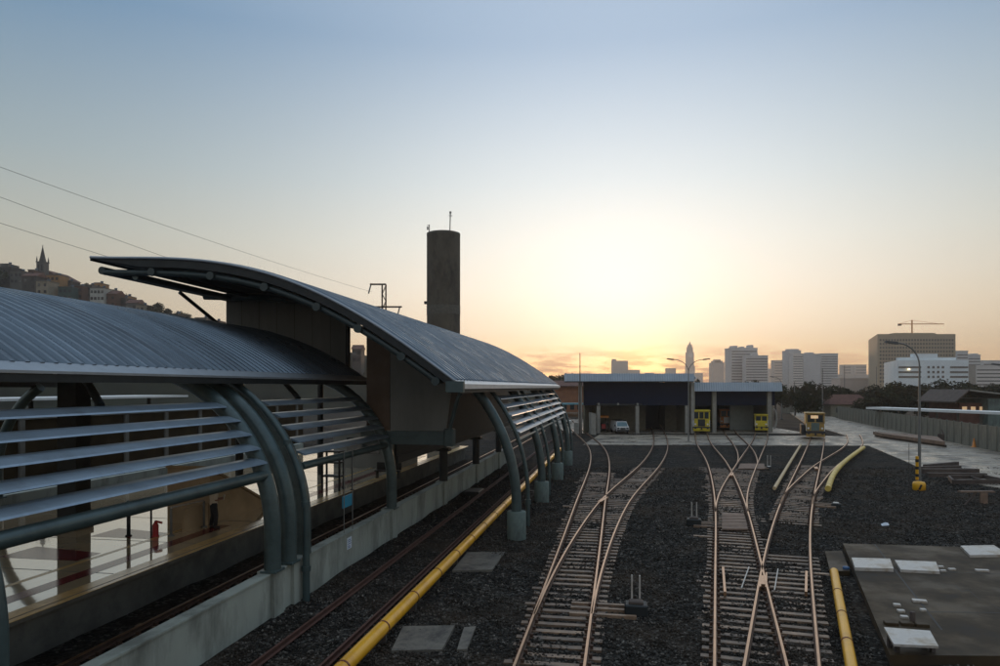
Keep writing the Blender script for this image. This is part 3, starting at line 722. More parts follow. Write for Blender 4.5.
# ---- high vault roof
prof = [(-5.9,.0),(-7.0,.72),(-8.08,1.42),(-8.85,1.98),(-9.71,2.65),(-11.3,3.40),(-13.5,4.09),(-16.2,4.68),(-18.3,4.92),(-20.9,4.96)]
pc = np.polyfit([p[0] for p in prof], [p[1] for p in prof], 4)
def z2f(b_): return H+.2+float(np.polyval(pc, b_))
t2 = sthing('station_roof', 'high corrugated half vault roof with a sweeping curved front edge', 'roof', A2, 0, 0, 'station roofs')
bs2 = list(np.linspace(-20.95,-6.0,44)); L2 = A3-A2
corr_sheet(bs2, z2f, A2, A3, .55, .10).build('roof_sheet', M['roof'], t2)
TP = lambda x: min(1.0, .12+max(0,x+20.95)/2.6)
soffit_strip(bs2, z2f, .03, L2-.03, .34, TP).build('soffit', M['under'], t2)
b = MB(); vs = []
for x in bs2: vs += [(x,0,z2f(x)-.34*TP(x)),(x,0,z2f(x)-.02)]
for y in (0.0, L2): b.add([(v[0],y,v[2]) for v in vs], [(2*i,2*i+1,2*i+3,2*i+2) for i in range(len(bs2)-1)])
b.build('edge_trim', M['steel_dark'], t2)
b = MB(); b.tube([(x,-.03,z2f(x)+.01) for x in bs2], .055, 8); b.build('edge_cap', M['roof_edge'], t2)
ze = z2f(-6.0)
b = MB(); b.hexa([(-6.02,0,ze-.06),(-5.66,0,ze-.30),(-5.66,L2,ze-.30),(-6.02,L2,ze-.06)], [(-6.02,0,ze+.04),(-5.66,0,ze-.12),(-5.66,L2,ze-.12),(-6.02,L2,ze+.04)]); b.build('eave_flashing', M['roof_edge_pale'], t2)
b = MB(); b.box(-6.25,-5.80,.02,L2-.02,ze-.45,ze-.31); b.build('gutter', M['steel_dark'], t2)
b = MB(); b.box(-6.28,-5.62,-.22,.0,ze-.42,ze-.02); b.build('gutter_end', M['green_steel'], t2)
b = MB(); P = [(x,.2,z2f(x)-.54) for x in np.linspace(-20.5,-6.75,36)]; b.tube(P, .12, 12); b.build('rake_beam', M['green_dark'], t2)
for px in (155,213.5,267,319,360,403,437):
    x = Bat(px, 25.0); z = z2f(x)-.54
    b = MB(); b.tube([(x,-.02,z),(x,L2-.3,z)], .10, 12); b.build('purlin', M['green_dark'], t2)
    b = MB(); b.tube([(x,-.06,z),(x,.06,z)], .16, 14); b.build('purlin_cap', M['green_dark'], t2)
for a in (32.0, 42.5, 53, 63):
    b = MB(); b.tube([(x,a-A2,z2f(x)-.62) for x in np.linspace(-20.6,-6.7,30)], .17, 10); b.build('arch_rib', M['green_steel'], t2)
zl = z2f(-20.9)
b = MB(); b.tube([(-20.55,.1,zl-.5),(-20.55,L2,zl-.5)], .16, 12); b.build('edge_beam', M['green_dark'], t2)
b = MB(); b.box(-20.99,-20.93,0,L2,zl-.12,zl+.02); b.build('edge_fascia', M['steel_dark'], t2)
b = MB(); b.tube([(-19.2,.3,zl-.75),(-19.2,L2,zl-.75)], .14, 10); b.build('edge_beam', M['green_steel'], t2)
b = MB(); b.tube([(-20.6,5.2,zl-.7),(-20.1,7.7,z1f(-20.1)+.02)], .09, 8); b.build('brace', M['steel_dark'], t2)
for a in (33.2, 43, 53, 63):
    b = MB(); b.tube([(-19.4,a-A2,1.30),(-19.4,a-A2,zl-.6)], .2, 10); b.build('ridge_post', M['steel_dark'], t2)
# closing panels
xs_ = list(np.linspace(-19.75,-13.35,15))
t = sthing('gable_wall', 'tan ribbed wall panel between the low vault and the high roof', 'wall panel', A1+.15, 0, 0)
b = MB(); n = len(xs_)
pf = [(x,0,z1f(x)-.1) for x in xs_]+[(x,0,z2f(x)-.36) for x in xs_[::-1]]
b.hexa(pf, [(p[0],.14,p[2]) for p in pf]); b.build('panel_sheet', M['panel'], t)
for x in np.arange(-18.9,-13.6,.95):
    b = MB(); b.box(x-.012,x+.012,-.012,.0,z1f(x)+.06,z2f(x)-.40); b.build('panel_seam', M['plat_side'], t)
b = MB(); b.box(-13.35,-13.2,-.06,.2,z1f(-13.3)-.1,z2f(-13.3)-.37); b.build('edge_post', M['steel_dark'], t)
t = sthing('end_wall', 'grey and brown wall panel hanging from the high roof over the track', 'wall panel', 31.15, 0, 0)
xs_ = list(np.linspace(-10.62,-7.55,9)); zb = 4.98
pf = [(-10.6,0,zb),(-7.95,0,zb)]+[(x,0,z2f(x)-.36) for x in xs_[::-1]]
b = MB(); b.hexa(pf, [(p[0],.12,p[2]) for p in pf]); b.build('grey_sheet', M['panel'], t)
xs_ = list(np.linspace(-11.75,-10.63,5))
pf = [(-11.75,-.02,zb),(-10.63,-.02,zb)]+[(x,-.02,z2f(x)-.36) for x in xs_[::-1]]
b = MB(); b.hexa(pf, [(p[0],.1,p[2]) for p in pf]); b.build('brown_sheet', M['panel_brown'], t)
b = MB(); b.box(-12.0,-7.85,-.12,.25,4.35,4.97); b.build('bottom_beam', M['green_steel'], t)
b = MB(); b.tube([(-7.9,-.1,4.5),(-7.35,-.1,6.5),(-7.0,-.1,7.1)], .1, 10); b.build('edge_strut', M['green_steel'], t)
b = MB(); b.bbox(-8.0,-7.55,-.2,.3,4.3,5.1,.05); b.build('bracket', M['green_steel'], t)
t = sthing('side_screen', 'dark solid screen wall along the track under the high roof', 'wall panel', 31.6, -10.5, 0)
b = MB(); b.box(-.06,.06,0,33,3.76,z2f(-10.5)-.9); b.build('screen_sheet', M['steel_dark'], t)
b = MB(); b.box(-.12,.12,0,33,3.4,3.76); b.build('bottom_beam', M['steel_dark'], t)

# ---- things on the platform
t = sthing('broad_pillar', 'broad dark pillar in the middle of the platform under the low vault', 'pillar', 24.9, -21.8, 1.305)
b = MB(); b.box(-.42,.42,-.4,.4,0,8.4); b.build('shaft', M['steel_dark'], t)
b = MB(); b.box(-.5,.5,-.47,.47,0,.25); b.build('plinth', M['plat_side'], t)
def on(px, py): return G(px, py, 1.305)
t = sthing('stair_parapet', 'tan sloping side wall of the stair well near the standing person', 'stair wall', 0, 0)
def wedge(nm, b0, b1, a0, a1, h0, h1, m):
    b = MB(); b.hexa([(b0,a0,1.3),(b1,a0,1.3),(b1,a1,1.3),(b0,a1,1.3)], [(b0,a0,1.3+h0),(b1,a0,1.3+h0),(b1,a1,1.3+h1),(b0,a1,1.3+h1)]); b.build(nm, m, t)
wedge('side_wall', -17.1,-16.9,26.6,31.0,2.3,.25,M['stair_wall'])
wedge('side_wall', -18.75,-18.55,26.6,31.0,2.3,.25,M['stair_wall'])
wedge('sloping_roof', -18.8,-16.85,26.55,26.75,2.3,2.3,M['stair_wall'])
b = MB(); b.hexa([(-18.85,26.5,3.62),(-16.8,26.5,3.62),(-16.8,31.05,1.57),(-18.85,31.05,1.57)], [(-18.85,26.5,3.72),(-16.8,26.5,3.72),(-16.8,31.05,1.67),(-18.85,31.05,1.67)]); b.build('sloping_cover', M['stair_wall'], t)
b = MB(); b.box(-17.0,-16.9,24.9,26.5,1.3,2.2); b.build('low_wall', M['stair_wall'], t)
def post(label, px, py, h, r=.05, m='lamp_pole', nm='barrier_post', cat='post', group='posts on the platform'):
    p = on(px,py); b = MB(); b.lathe([(.12,0),(.12,.03),(r,.05),(r,h)], 10); o = b.build(nm, M[m]); o.location = p; return tag(o, label, cat, group)
post('dark post on the platform left of the red hydrant', 128.6, 536, 1.35, .07, 'steel_dark')
post('slim grey post right of the red hydrant holding one handrail end', 171, 536, 1.05)
post('grey post behind the standing person holding the other handrail end', 204, 527, 1.05)
post('tall thin dark pole on the platform behind the blue sign', 352, 490, 1.9, .03, 'steel_dark')
post('second thin dark pole on the platform near the blue sign', 343, 487, 1.5, .03, 'steel_dark')
p, q = on(171,536), on(204,527)
b = MB(); b.tube([p+Vector((0,0,1.08)), q+Vector((0,0,1.08))], .03, 8); tag(b.build('handrail', M['plate'], loc=p), 'pale handrail joining the two slim posts beside the standing person', 'handrail')
p = on(155.5,536.5); t = thing('fire_extinguisher', 'red fire extinguisher on a stand on the polished platform', 'extinguisher', p)
b = MB(); b.lathe([(.13,0),(.13,.04),(.11,.06),(.11,.44),(.05,.54),(.035,.6)], 14); b.build('cylinder', M['red'], t)
b = MB(); b.tube([(.0,0,.58),(.25,0,.52)], .045, 8); b.build('nozzle', M['red'], t)
b = MB(); b.box(-.19,-.14,-.03,.03,0,1.2); b.build('stand', M['steel_dark'], t)
p = on(333,490); t = thing('equipment_rack', 'dark open metal rack standing on the platform behind the blue sign', 'rack', p, -TH)
for dx in (-.5,.5):
    for dy in (-.3,.3):
        b = MB(); b.box(dx-.045,dx+.045,dy-.045,dy+.045,0,2.15); b.build('leg', M['steel_dark'], t)
for z in (.75,1.5,2.1):
    b = MB(); b.box(-.55,.55,-.35,.35,z,z+.08); b.build('shelf', M['steel_dark'], t)
p = on(388,478); t = thing('bench', 'small dark bench on the platform behind the wall column', 'bench', p, -TH)
b = MB(); b.box(-.8,.8,-.25,.25,.42,.48); b.build('seat', M['steel_dark'], t)
for dx in (-.7,.7):
    b = MB(); b.box(dx-.04,dx+.04,-.2,.2,0,.42); b.build('leg', M['steel_dark'], t)
b = MB(); b.box(-.8,.8,.2,.25,.5,.95); b.build('backrest', M['steel_dark'], t)
p = on(425,478); t = thing('kiosk', 'grey boxy cabin on the platform under the high roof', 'cabin', S(50,-18,1.305), -TH)
b = MB(); b.box(-2.2,2.2,-3,3,0,2.5); b.build('cabin_body', M['panel'], t)
b = MB(); b.box(-2.35,2.35,-3.1,3.1,2.5,2.62); b.build('cabin_roof', M['plat_side'], t)
b = MB(); b.box(2.2,2.23,-2.4,2.4,1.0,2.1); b.build('window', M['glass'], t)
b = MB(); b.box(-1.2,1.2,-3.03,-3.0,1.0,2.1); b.build('window', M['glass'], t)
# blue sign on two rods above the wall, white notice on the wall
aw, bw = AB(G(350,532,1.4)); 
p1, p2 = S(aw-.45,-10.52,0), S(aw+.45,-10.52,0)
aw = AB(D(350,530,27.2))[0]
t = sthing('hanging_sign', 'blue rectangular sign held on two thin rods above the grey wall', 'sign', aw, -10.52)
b = MB(); b.box(-.025,.025,-.45,.45,2.35,2.8); b.build('sign_board', M['blue_sign'], t)
for y in (-.43,.43):
    b = MB(); b.tube([(.04,y,1.40),(.04,y,4.6)], .018, 6); b.build('rod', M['lamp_pole'], t)
t = sthing('wall_notice', 'small white notice with faint blue printing on the grey wall', 'notice', AB(G(356,545,.9))[0], -10.4, .95)
b = MB(); b.box(.003,.02,-.22,.22,-.2,.24); b.build('notice_sheet', M['paper'], t)
for z, l in ((.15,.14),(.08,.16),(.0,.16),(-.08,.1),(-.14,.13)):
    b = MB(); b.box(.02,.024,-.17,-.17+2*l,z-.014,z+.014); b.build('print_line', M['ink'], t)

# ---- the person on the platform
def person(label, loc, rz):
    J = {'pelvis':(0,0,.95),'waist':(0,.01,1.1),'chest':(0,.0,1.32),'neck':(0,.0,1.48),'head0':(0,.02,1.56),'head1':(0,.03,1.66),'head2':(0,.02,1.74)}
    V = []; E_ = []; Rr = []
    def vtx(p, r): V.append(p); Rr.append(r); return len(V)-1
    pe = vtx((0,0,.95),.15); wa = vtx((0,.01,1.12),.135); ch = vtx((0,0,1.34),.155); ne = vtx((0,0,1.48),.06); h0 = vtx((0,.02,1.56),.075); h1 = vtx((0,.03,1.65),.095); h2 = vtx((0,.02,1.73),.075)
    E_ += [(pe,wa),(wa,ch),(ch,ne),(ne,h0),(h0,h1),(h1,h2)]
    nose = vtx((0,.125,1.63),.015); E_.append((h1,nose))
    for s_ in (-1,1):
        hp = vtx((s_*.10,0,.88),.10); kn = vtx((s_*.12,.03+.04*s_,.5),.068); an = vtx((s_*.13,-.02+.06*s_,.09),.045); to = vtx((s_*.15,.12+.06*s_,.04),.04)
        E_ += [(pe,hp),(hp,kn),(kn,an),(an,to)]
        sh = vtx((s_*.19,0,1.40),.065); eb = vtx((s_*.25,.03,1.14),.048); wr = vtx((s_*.12,.25,1.16),.034); pa = vtx((s_*.07,.31,1.17),.036)
        E_ += [(ch,sh),(sh,eb),(eb,wr),(wr,pa)]
        for k in range(4):
            f1 = vtx((s_*(.05-.02*(k==3)),.36+.01*(k in (1,2)),1.20-.025*k),.0105); f2 = vtx((s_*.025,.375,1.195-.025*k),.009); E_ += [(pa,f1),(f1,f2)]
        th_ = vtx((s_*.055,.315,1.22),.012); E_.append((pa,th_))
    me = bpy.data.meshes.new('person'); me.from_pydata(V, E_, []); o = bpy.data.objects.new('person', me); COL.objects.link(o)
    md = o.modifiers.new('skin', 'SKIN'); 
    for i, r in enumerate(Rr): me.skin_vertices[0].data[i].radius = (r, r*.85 if i < 3 else r)
    me.skin_vertices[0].data[0].use_root = True
    md.use_smooth_shade = True
    s2 = o.modifiers.new('sub', 'SUBSURF'); s2.levels = s2.render_levels = 1
    me.materials.append(M['skin'])
    o.location = loc; o.rotation_euler = (0,0,rz); tag(o, label, 'person')
    b = MB(); b.lathe([(.135,.93),(.165,.98),(.155,1.12),(.185,1.36),(.15,1.44),(.075,1.485)], 16); q = b.build('shirt', M['shirt'], o); q.scale = (1.12,.95,1)
    for s_ in (-1,1):
        b = MB(); b.tube([(s_*.17,0,1.42),(s_*.21,.005,1.36),(s_*.245,.025,1.17)], [.075,.08,.066], 10); b.build('sleeve', M['shirt'], o)
        b = MB(); b.tube([(s_*.06,0,.99),(s_*.105,0,.85),(s_*.12,.03+.04*s_,.5),(s_*.13,-.02+.06*s_,.1)], [.13,.125,.09,.075], 12); b.build('trouser_leg', M['trousers'], o)
        b = MB(); b.tube([(s_*.13,-.07+.06*s_,.045),(s_*.14,.05+.06*s_,.05),(s_*.15,.15+.06*s_,.035)], [.045,.052,.035], 8); b.build('shoe', M['black'], o)
        b = MB(); b.lathe([(.004,-.008),(.011,0),(.004,.008)], 8); q = b.build('eye', M['black'], o); q.location = (s_*.035,.118,1.665)
    b = MB(); b.lathe([(.105,1.66),(.112,1.70),(.10,1.76),(.06,1.80),(.01,1.81)], 14); q = b.build('hair', M['hair'], o); q.location = (0,-.015,0)
    return o
pp = on(213.7,528)
person('person in a beige top and dark trousers standing by the stair wall', pp, -1.0)
b = MB(); b.box(-.1,.1,-.004,.004,-.09,.12); o = b.build('paper_sheet', M['white'])
o.location = pp+Matrix.Rotation(-1.0,3,'Z')@Vector((0,.385,1.2)); o.rotation_euler = (-.3,0,-1.0); tag(o, 'white sheet of paper held by the person on the platform', 'paper')
# boundary beyond the far track, seen between the louvres
t = sthing('boundary_wall', 'tan boundary wall with bays seen between the louvres beyond the far track', 'wall', 4, -38)
b = MB(); b.box(-.15,.15,0,75,-.1,4.9); b.build('wall_body', M['boundary'], t)
b = MB(); b.box(-.25,.25,0,75,4.9,5.05); b.build('coping', M['plat_side'], t)
for k in range(16):
    b = MB(); b.box(.15,.3,1+k*4.8,1.4+k*4.8,-.1,4.88); b.build('pier', M['plat_side'], t)
t = sthing('depot_canopy', 'long flat pale edged canopy beyond the boundary wall', 'canopy', 4, -46)
b = MB(); b.box(-3,3,0,60,6.0,6.18); b.build('canopy_roof', M['white'], t)
for k in range(9):
    b = MB(); b.box(-.12,.12,2+k*7,2.24+k*7,-.1,6.0); b.build('post', M['steel_dark'], t)
# ================================================================== YARD BUILDINGS
def corr_band(x0, x1, y, z0, z1, slope=.25, pitch=.35):
    b = MB(); vs = []; k = 0; x = x0; xs = []
    while x < x1: xs += [(x,0),(x+pitch*.5,0),(x+pitch*.6,.05),(x+pitch*.9,.05)]; x += pitch
    xs.append((x1,0))
    for x,d in xs: vs += [(min(x,x1), y-d-slope, z0), (min(x,x1), y-d, z1)]
    b.add(vs, [(2*i,2*i+2,2*i+3,2*i+1) for i in range(len(xs)-1)]); return b
t = thing('train_shed', 'long dark navy shed with a pale corrugated roof band and open bays', 'shed', (20.5,105,0))
def W(b, name, m): return b.build(name, m, t, world=True)
b = corr_band(9.5,28.7,103.6,7.85,9.0); b.hexa([(9.5,103.65,8.7),(28.7,103.65,8.7),(42,150,8.7),(22.8,150,8.7)],[(9.5,103.65,8.98),(28.7,103.65,8.98),(42,150,8.98),(22.8,150,8.98)]); W(b, 'roof', M['shed_roof'])
b = MB(); b.box(9.6,28.6,103.5,104.9,7.7,7.86); W(b, 'eave_beam', M['steel_dark'])
b = MB(); b.box(12.6,28.3,104.95,105.15,4.25,7.68); W(b, 'cladding', M['navy'])
b = MB(); b.hexa([(12.5,105.2,0),(12.7,105.2,0),(25.5,150,0),(25.3,150,0)],[(12.5,105.2,8.6),(12.7,105.2,8.6),(25.5,150,8.6),(25.3,150,8.6)]); b.box(28.35,28.55,105.2,112,0,8.6); W(b, 'side_wall', M['shed_wall'])
b = MB(); b.box(14.7,23.3,112,112.2,0,8.6); b.box(26.4,28.3,112,112.2,0,8.6); W(b, 'back_wall', M['shed_wall'])
b = MB(); b.box(23.32,26.38,116,116.2,0,8.6); W(b, 'bay_shade', M['dark'])  # near-black sheet paints the shade inside the shed opening
for x in (12.0, 14.7, 20.5, 27.9, 28.75):
    b = MB(); b.box(x-.25,x+.25,104.4,104.9,0,7.68 if x in (12.0,28.75) else 4.2); W(b, 'pillar', M['shed_conc'])
b = MB(); b.box(14.3,21.2,104.45,104.85,4.22,4.5); W(b, 'lintel', M['steel_dark'])
for x in (14.7,17.6,20.5):
    b = MB(); b.bbox(x-.14,x+.14,104.25,104.44,4.3,4.6,.03); W(b, 'wall_lamp', M['shed_conc'])
b = MB(); b.hexa([(13.25,101.6,0),(13.95,101.6,0),(13.95,104.4,0),(13.25,104.4,0)], [(13.25,101.6,3.3),(13.95,101.6,3.1),(13.95,104.4,3.1),(13.25,104.4,3.3)]); W(b, 'wing_wall', M['shed_conc'])
b = MB(); b.box(11.0,12.0,103.5,104.3,0,1.7); W(b, 'low_wall', M['shed_conc'])
t = thing('train_shed', 'lower shed with a pale corrugated roof band sheltering the yellow rail cars', 'shed', (36,107,0))
b = corr_band(28.95,42.6,105.8,6.35,7.7); b.box(28.95,42.6,105.85,150,7.4,7.68); W(b, 'roof', M['shed_roof'])
b = MB(); b.box(29.2,42.0,106.95,107.15,4.2,6.9); W(b, 'cladding', M['navy'])
for x, m_ in ((29.35,'shed_conc'),(32.6,'shed_conc'),(41.0,'shed_conc')):
    b = MB(); b.box(x-.3,x+.3,106.4,106.9,0,6.5); W(b, 'pillar', M[m_])
b = MB(); b.box(29.0,29.15,107.2,150,0,7.3); b.box(41.6,41.75,107.2,150,0,7.3); W(b, 'side_wall', M['shed_wall'])
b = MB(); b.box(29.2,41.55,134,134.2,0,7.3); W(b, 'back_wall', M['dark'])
b = MB(); b.box(36.9,40.65,112.3,112.5,.1,4.3); W(b, 'pale_door', M['pale_door'])
b = MB(); b.tube([(41.3,105.7,1.2+.9*math.cos(a)) if False else (41.3+.55*math.sin(a),105.9,2.2+1.5*math.cos(a)) for a in np.linspace(.2,2.9,9)], .14, 8); W(b, 'hose_reel', M['shed_conc'])

# ---- rail vehicles (front towards the viewer, local y away)
def wheelset(t, w_, l):
    for x in (-w_*.31, w_*.31):
        for y in (l*.18, l*.75):
            b = MB(); b.tube([(x-.06,y,.72),(x+.06,y,.72)], .42, 14); b.build('wheel', M['black'], t)
def railcar(label, p, rz, w_, h_, l, body, face=None, deck=1.0, nwin=3):
    t = thing('rail_car', label, 'rail vehicle', p, rz, 'rail vehicles in the yard')
    b = MB(); b.bbox(-w_/2,w_/2,0,l,.55,deck,.06); b.build('frame', M['black'], t)
    b = MB(); b.bbox(-w_*.47,w_*.47,.35,l*.6,deck,h_-.15,.12); cab = b.build('cab', body, t)
    b = MB(); b.bbox(-w_*.5,w_*.5,.25,l*.63,h_-.15,h_,.06); b.build('roof', body, t)
    b = MB(); b.bbox(-w_*.4,w_*.4,l*.6,l,deck,deck+(h_-deck)*.55,.08); b.build('hood', body, t)
    zw = deck+(h_-deck)*.5; ww = w_*.84/nwin
    for k in range(nwin):
        x = -w_*.42+ww*(k+.12); b = MB(); b.box(x,x+ww*.76,.335,.349,zw,h_-.32); b.build('window', M['glass'], t)
        b = MB(); b.box(x-.03,x+ww*.76+.03,.342,.3495,zw-.04,h_-.28); b.build('window_frame', M['black'], t)
    if face:
        b = MB(); b.box(-w_*.2,w_*.2,.31,.333,deck+.05,zw-.12); b.build('front_panel', face, t)
    for x in (-w_*.34,w_*.34):
        b = MB(); b.tube([(x,.26,deck+.35),(x,.36,deck+.35)], .13, 12); b.build('headlight', M['white'], t)
        b = MB(); b.tube([(x,-.25,.82),(x,.05,.82)], [.16,.09], 10); b.build('buffer', M['black'], t)
    b = MB(); b.box(-w_*.46,w_*.46,-.04,.0,.35,.8); b.build('bumper', body, t)
    b = MB(); b.box(-.12,.12,-.3,.02,.55,.8); b.build('coupler', M['black'], t)
    for s_ in (-1,1):
        b = MB(); b.tube([(s_*w_*.45,.1,deck),(s_*w_*.45,.1,deck+.9),(s_*w_*.45,.34,deck+.95)], .03, 6); b.build('handrail', M['white'], t)
    wheelset(t, w_, l)
    return t
railcar('largest yellow rail car parked at the left opening of the lower shed', ((700.8-500)/700*104.4,104.0,.1), -.25, 2.6, 3.45, 7, M['loco_y'], M['steel_dark'])
railcar('orange rail car with a pale front standing deeper in the lower shed', ((727-500)/700*113,113.0,.1), -.2, 2.3, 3.3, 5, M['loco_o'], M['white'], nwin=2)
railcar('small yellow rail car in front of the pale door of the lower shed', ((760.5-500)/700*106.4,106.0,.1), -.3, 2.0, 2.75, 4, M['loco_y'], None, deck=.9, nwin=2)
t = railcar('orange works vehicle with a lit cab parked alone on the concrete apron', ((815.5-500)/700*92,92.0,.1), -.35, 2.45, 3.5, 6, M['loco_d'], M['ped'], deck=1.1, nwin=2)
b = MB(); b.box(-.55,.35,.30,.33,2.75,3.15); b.build('glow_pane', M['glow_pane'], t)
b = MB(); b.bbox(-1.7,-1.25,.6,4.0,.6,1.9,.06); b.build('side_box', M['black'], t)
# van
t = thing('van', 'white van with a teal windscreen parked under the shed front', 'van', (18.2,103.6,.1), .06)
b = MB()
b.hexa([(-.92,0,.35),(.92,0,.35),(.95,4.6,.35),(-.95,4.6,.35)], [(-.9,.05,1.0),(.9,.05,1.0),(.95,4.6,1.0),(-.95,4.6,1.0)])
b.build('body', M['white'], t)
b = MB(); b.hexa([(-.9,.3,1.0),(.9,.3,1.0),(.95,4.6,1.0),(-.95,4.6,1.0)], [(-.74,.95,1.75),(.74,.95,1.75),(.8,4.5,1.78),(-.8,4.5,1.78)]); b.build('cabin', M['white'], t)
b = MB(); b.hexa([(-.8,.30,1.06),(.8,.30,1.06),(.8,.42,1.06),(-.8,.42,1.06)], [(-.68,.80,1.68),(.68,.80,1.68),(.68,.92,1.68),(-.68,.92,1.68)]); b.build('windscreen', M['glass_teal'], t)
b = MB(); b.box(-.9,.9,-.08,.02,.32,.58); b.build('bumper', M['black'], t)
b = MB(); b.box(-.4,.4,-.02,.045,.62,.85); b.build('grille', M['black'], t)
for s_ in (-1,1):
    b = MB(); b.bbox(s_*.68-.18,s_*.68+.18,-.01,.05,.65,.88,.015); b.build('headlight', M['glass'], t)
    for y in (.8,3.7):
        b = MB(); b.tube([(s_*.78,y,.33),(s_*.97,y,.33)], .33, 14); b.build('wheel', M['black'], t)
    b = MB(); b.bbox(s_*1.02-.09,s_*1.02+.09,.7,.82,1.05,1.3,.02); b.build('mirror', M['black'], t)
b = MB(); b.box(-.72,.72,1.3,3.8,1.86,1.93)
for x in (-.68,.68):
    for y in (1.4,3.6): b.box(x-.03,x+.03,y-.03,y+.03,1.72,1.87)
b.build('roof_rack', M['black'], t)
t = thing('forklift', 'small orange topped machine parked in the shadow of the shed bay', 'machine', (15.9,107.5,.1))
b = MB(); b.bbox(-.8,.8,0,2.4,.4,1.3,.08); b.build('body', M['steel_dark'], t)
b = MB(); b.bbox(-.85,.85,.1,2.2,2.15,2.5,.05); b.build('roof', M['loco_o'], t)
for x in (-.7,.7):
    for y in (.2,2.0):
        b = MB(); b.box(x-.05,x+.05,y-.05,y+.05,1.25,2.2); b.build('post', M['black'], t)
        b = MB(); b.tube([(x-.12,y+.15,.4),(x+.12,y+.15,.4)], .4, 12); b.build('wheel', M['black'], t)
b = MB(); b.bbox(-.3,.3,-.1,.0,.5,1.2,.03); b.build('red_panel', M['red'], t)

# brick hall left of the shed and a cyan canopy, a parked car
t = thing('brick_hall', 'low orange brick hall with a dark roof left of the navy shed', 'building', D(567,420,170))
x0 = D(552,0,170).x; x1 = D(590,0,170).x
b = MB(); b.box(x0,x1,170,185,-.1,6.2); b.build('wall', M['brick'], t, world=True)
b = MB(); b.hexa([(x0-.5,169,6.2),(x1+.5,169,6.2),(x1+.5,186,6.2),(x0-.5,186,6.2)], [(x0-.5,177,7.6),(x1+.5,177,7.6),(x1+.5,178,7.6),(x0-.5,178,7.6)]); b.build('roof', M['tile'], t, world=True)
t.location.z = 0
for k in range(5):
    b = MB(); b.box(x0+.8+k*1.8,x0+1.8+k*1.8,169.95,169.99,1.5,3.2); b.build('window', M['glass'], t, world=True)
t = thing('canopy', 'thin pale cyan canopy in front of the orange brick hall', 'canopy', (D(569,0,140).x,140,0))
b = MB(); b.box(-3.2,3.0,-1,1,3.5,3.8); b.build('canopy_roof', M['cyan'], t)
for x in (-2.8,2.6):
    b = MB(); b.box(x-.08,x+.08,-.08,.08,-.1,3.5); b.build('post', M['lamp_pole'], t)
def car(label, p, rz, m, group='parked cars'):
    t = thing('parked_car', label, 'car', p, rz, group)
    b = MB(); b.bbox(-.85,.85,0,4.1,.3,.85,.12); b.build('body', m, t)
    b = MB(); b.hexa([(-.8,.9,.85),(.8,.9,.85),(.8,3.7,.85),(-.8,3.7,.85)], [(-.62,1.5,1.42),(.62,1.5,1.42),(.62,3.2,1.42),(-.62,3.2,1.42)]); b.build('cabin', M['glass'], t)
    b = MB(); b.bbox(-.62,.62,1.48,3.22,1.40,1.46,.02); b.build('roof', m, t)
    for s_ in (-1,1):
        for y in (.75,3.25):
            b = MB(); b.tube([(s_*.7,y,.3),(s_*.87,y,.3)], .3, 12); b.build('wheel', M['black'], t)
        b = MB(); b.box(s_*.6-.16,s_*.6+.16,-.02,.03,.55,.7); b.build('headlight', M['white'], t)
    return t
car('pale car parked in front of the orange brick hall', D(572,0,135)*1.0 if False else Vector((D(571.5,0,132).x,132,-.1)), 1.4, M['white'])

# ---- concrete fence at right
t = thing('concrete_fence', 'long grey concrete panel fence running away along the right side', 'fence', (52.9,74,0))
fa, fb = Vector((43.5,38.7,0)), Vector((74.5,154.5,0)); n = 48; d = (fb-fa)/n; u = d.normalized(); nn = Vector((u.y,-u.x,0))
pm = None
for k in range(n):
    p = fa+d*k; h_ = 2.75
    if pm is None:
        b = MB(); L_ = d.length; b.box(.07,L_-.07,-.05,.05,-.15,h_)
        pm = b.build('fence_panel', M['fence'], t); pp_ = MB().box(-.1,.1,-.1,.1,-.15,h_+.1).build('post', M['fence'], t); o, q = pm, pp_
    else:
        o = pm.copy(); q = pp_.copy(); COL.objects.link(o); COL.objects.link(q)
    for x in (o,q): x.location = p-t.location; x.rotation_euler.z = math.atan2(u.y,u.x)
t = thing('concrete_fence', 'short far fence segment between the lower shed and the dark trees', 'fence', (D(782,0,190).x,190,0))
b = MB(); b.box(0,11.0,0,.15,-.15,2.9); b.build('fence_panel', M['fence'], t)
for k in range(5):
    b = MB(); b.box(k*2.7,k*2.7+.18,-.06,.2,-.15,3.0); b.build('post', M['fence'], t)
t = thing('platform_canopy', 'long thin white canopy roof just behind the concrete fence', 'canopy', (80,108,0))
p, q = D(866,0,122), D(1040,0,92); y0, y1 = 122, 92
b = MB(); dd = Vector((q.x-p.x,y1-y0,0)).normalized(); n2 = Vector((-dd.y,dd.x,0))
P = [Vector((p.x,122,0)),Vector((q.x,92,0)),Vector((q.x,92,0))+n2*4,Vector((p.x,122,0))+n2*4]
b.hexa([(v.x,v.y,3.15) for v in P], [(v.x,v.y,3.5) for v in P]); b.build('canopy_roof', M['white'], t, world=True)
for k in range(8):
    v = P[0].lerp(P[1],(k+.3)/8)+n2*2; b = MB(); b.box(v.x-.12,v.x+.12,v.y-.12,v.y+.12,-.15,3.15); b.build('post', M['lamp_pole'], t, world=True)
t = thing('brick_house', 'dark house with a grey sloping roof and glowing panes for reflections at the right edge', 'house', (D(985,0,120).x,120,0))
xw0, xw1 = D(962,0,120).x, D(1030,0,120).x; xm = D(988,0,120).x
b = MB(); b.box(xm,xw1,120,130,-.1,5.0); b.build('wall', M['ped'], t, world=True)
b = MB(); b.box(xw0+.5,xm-.02,121.5,130,-.1,4.2); b.build('wing_wall', M['tile'], t, world=True)
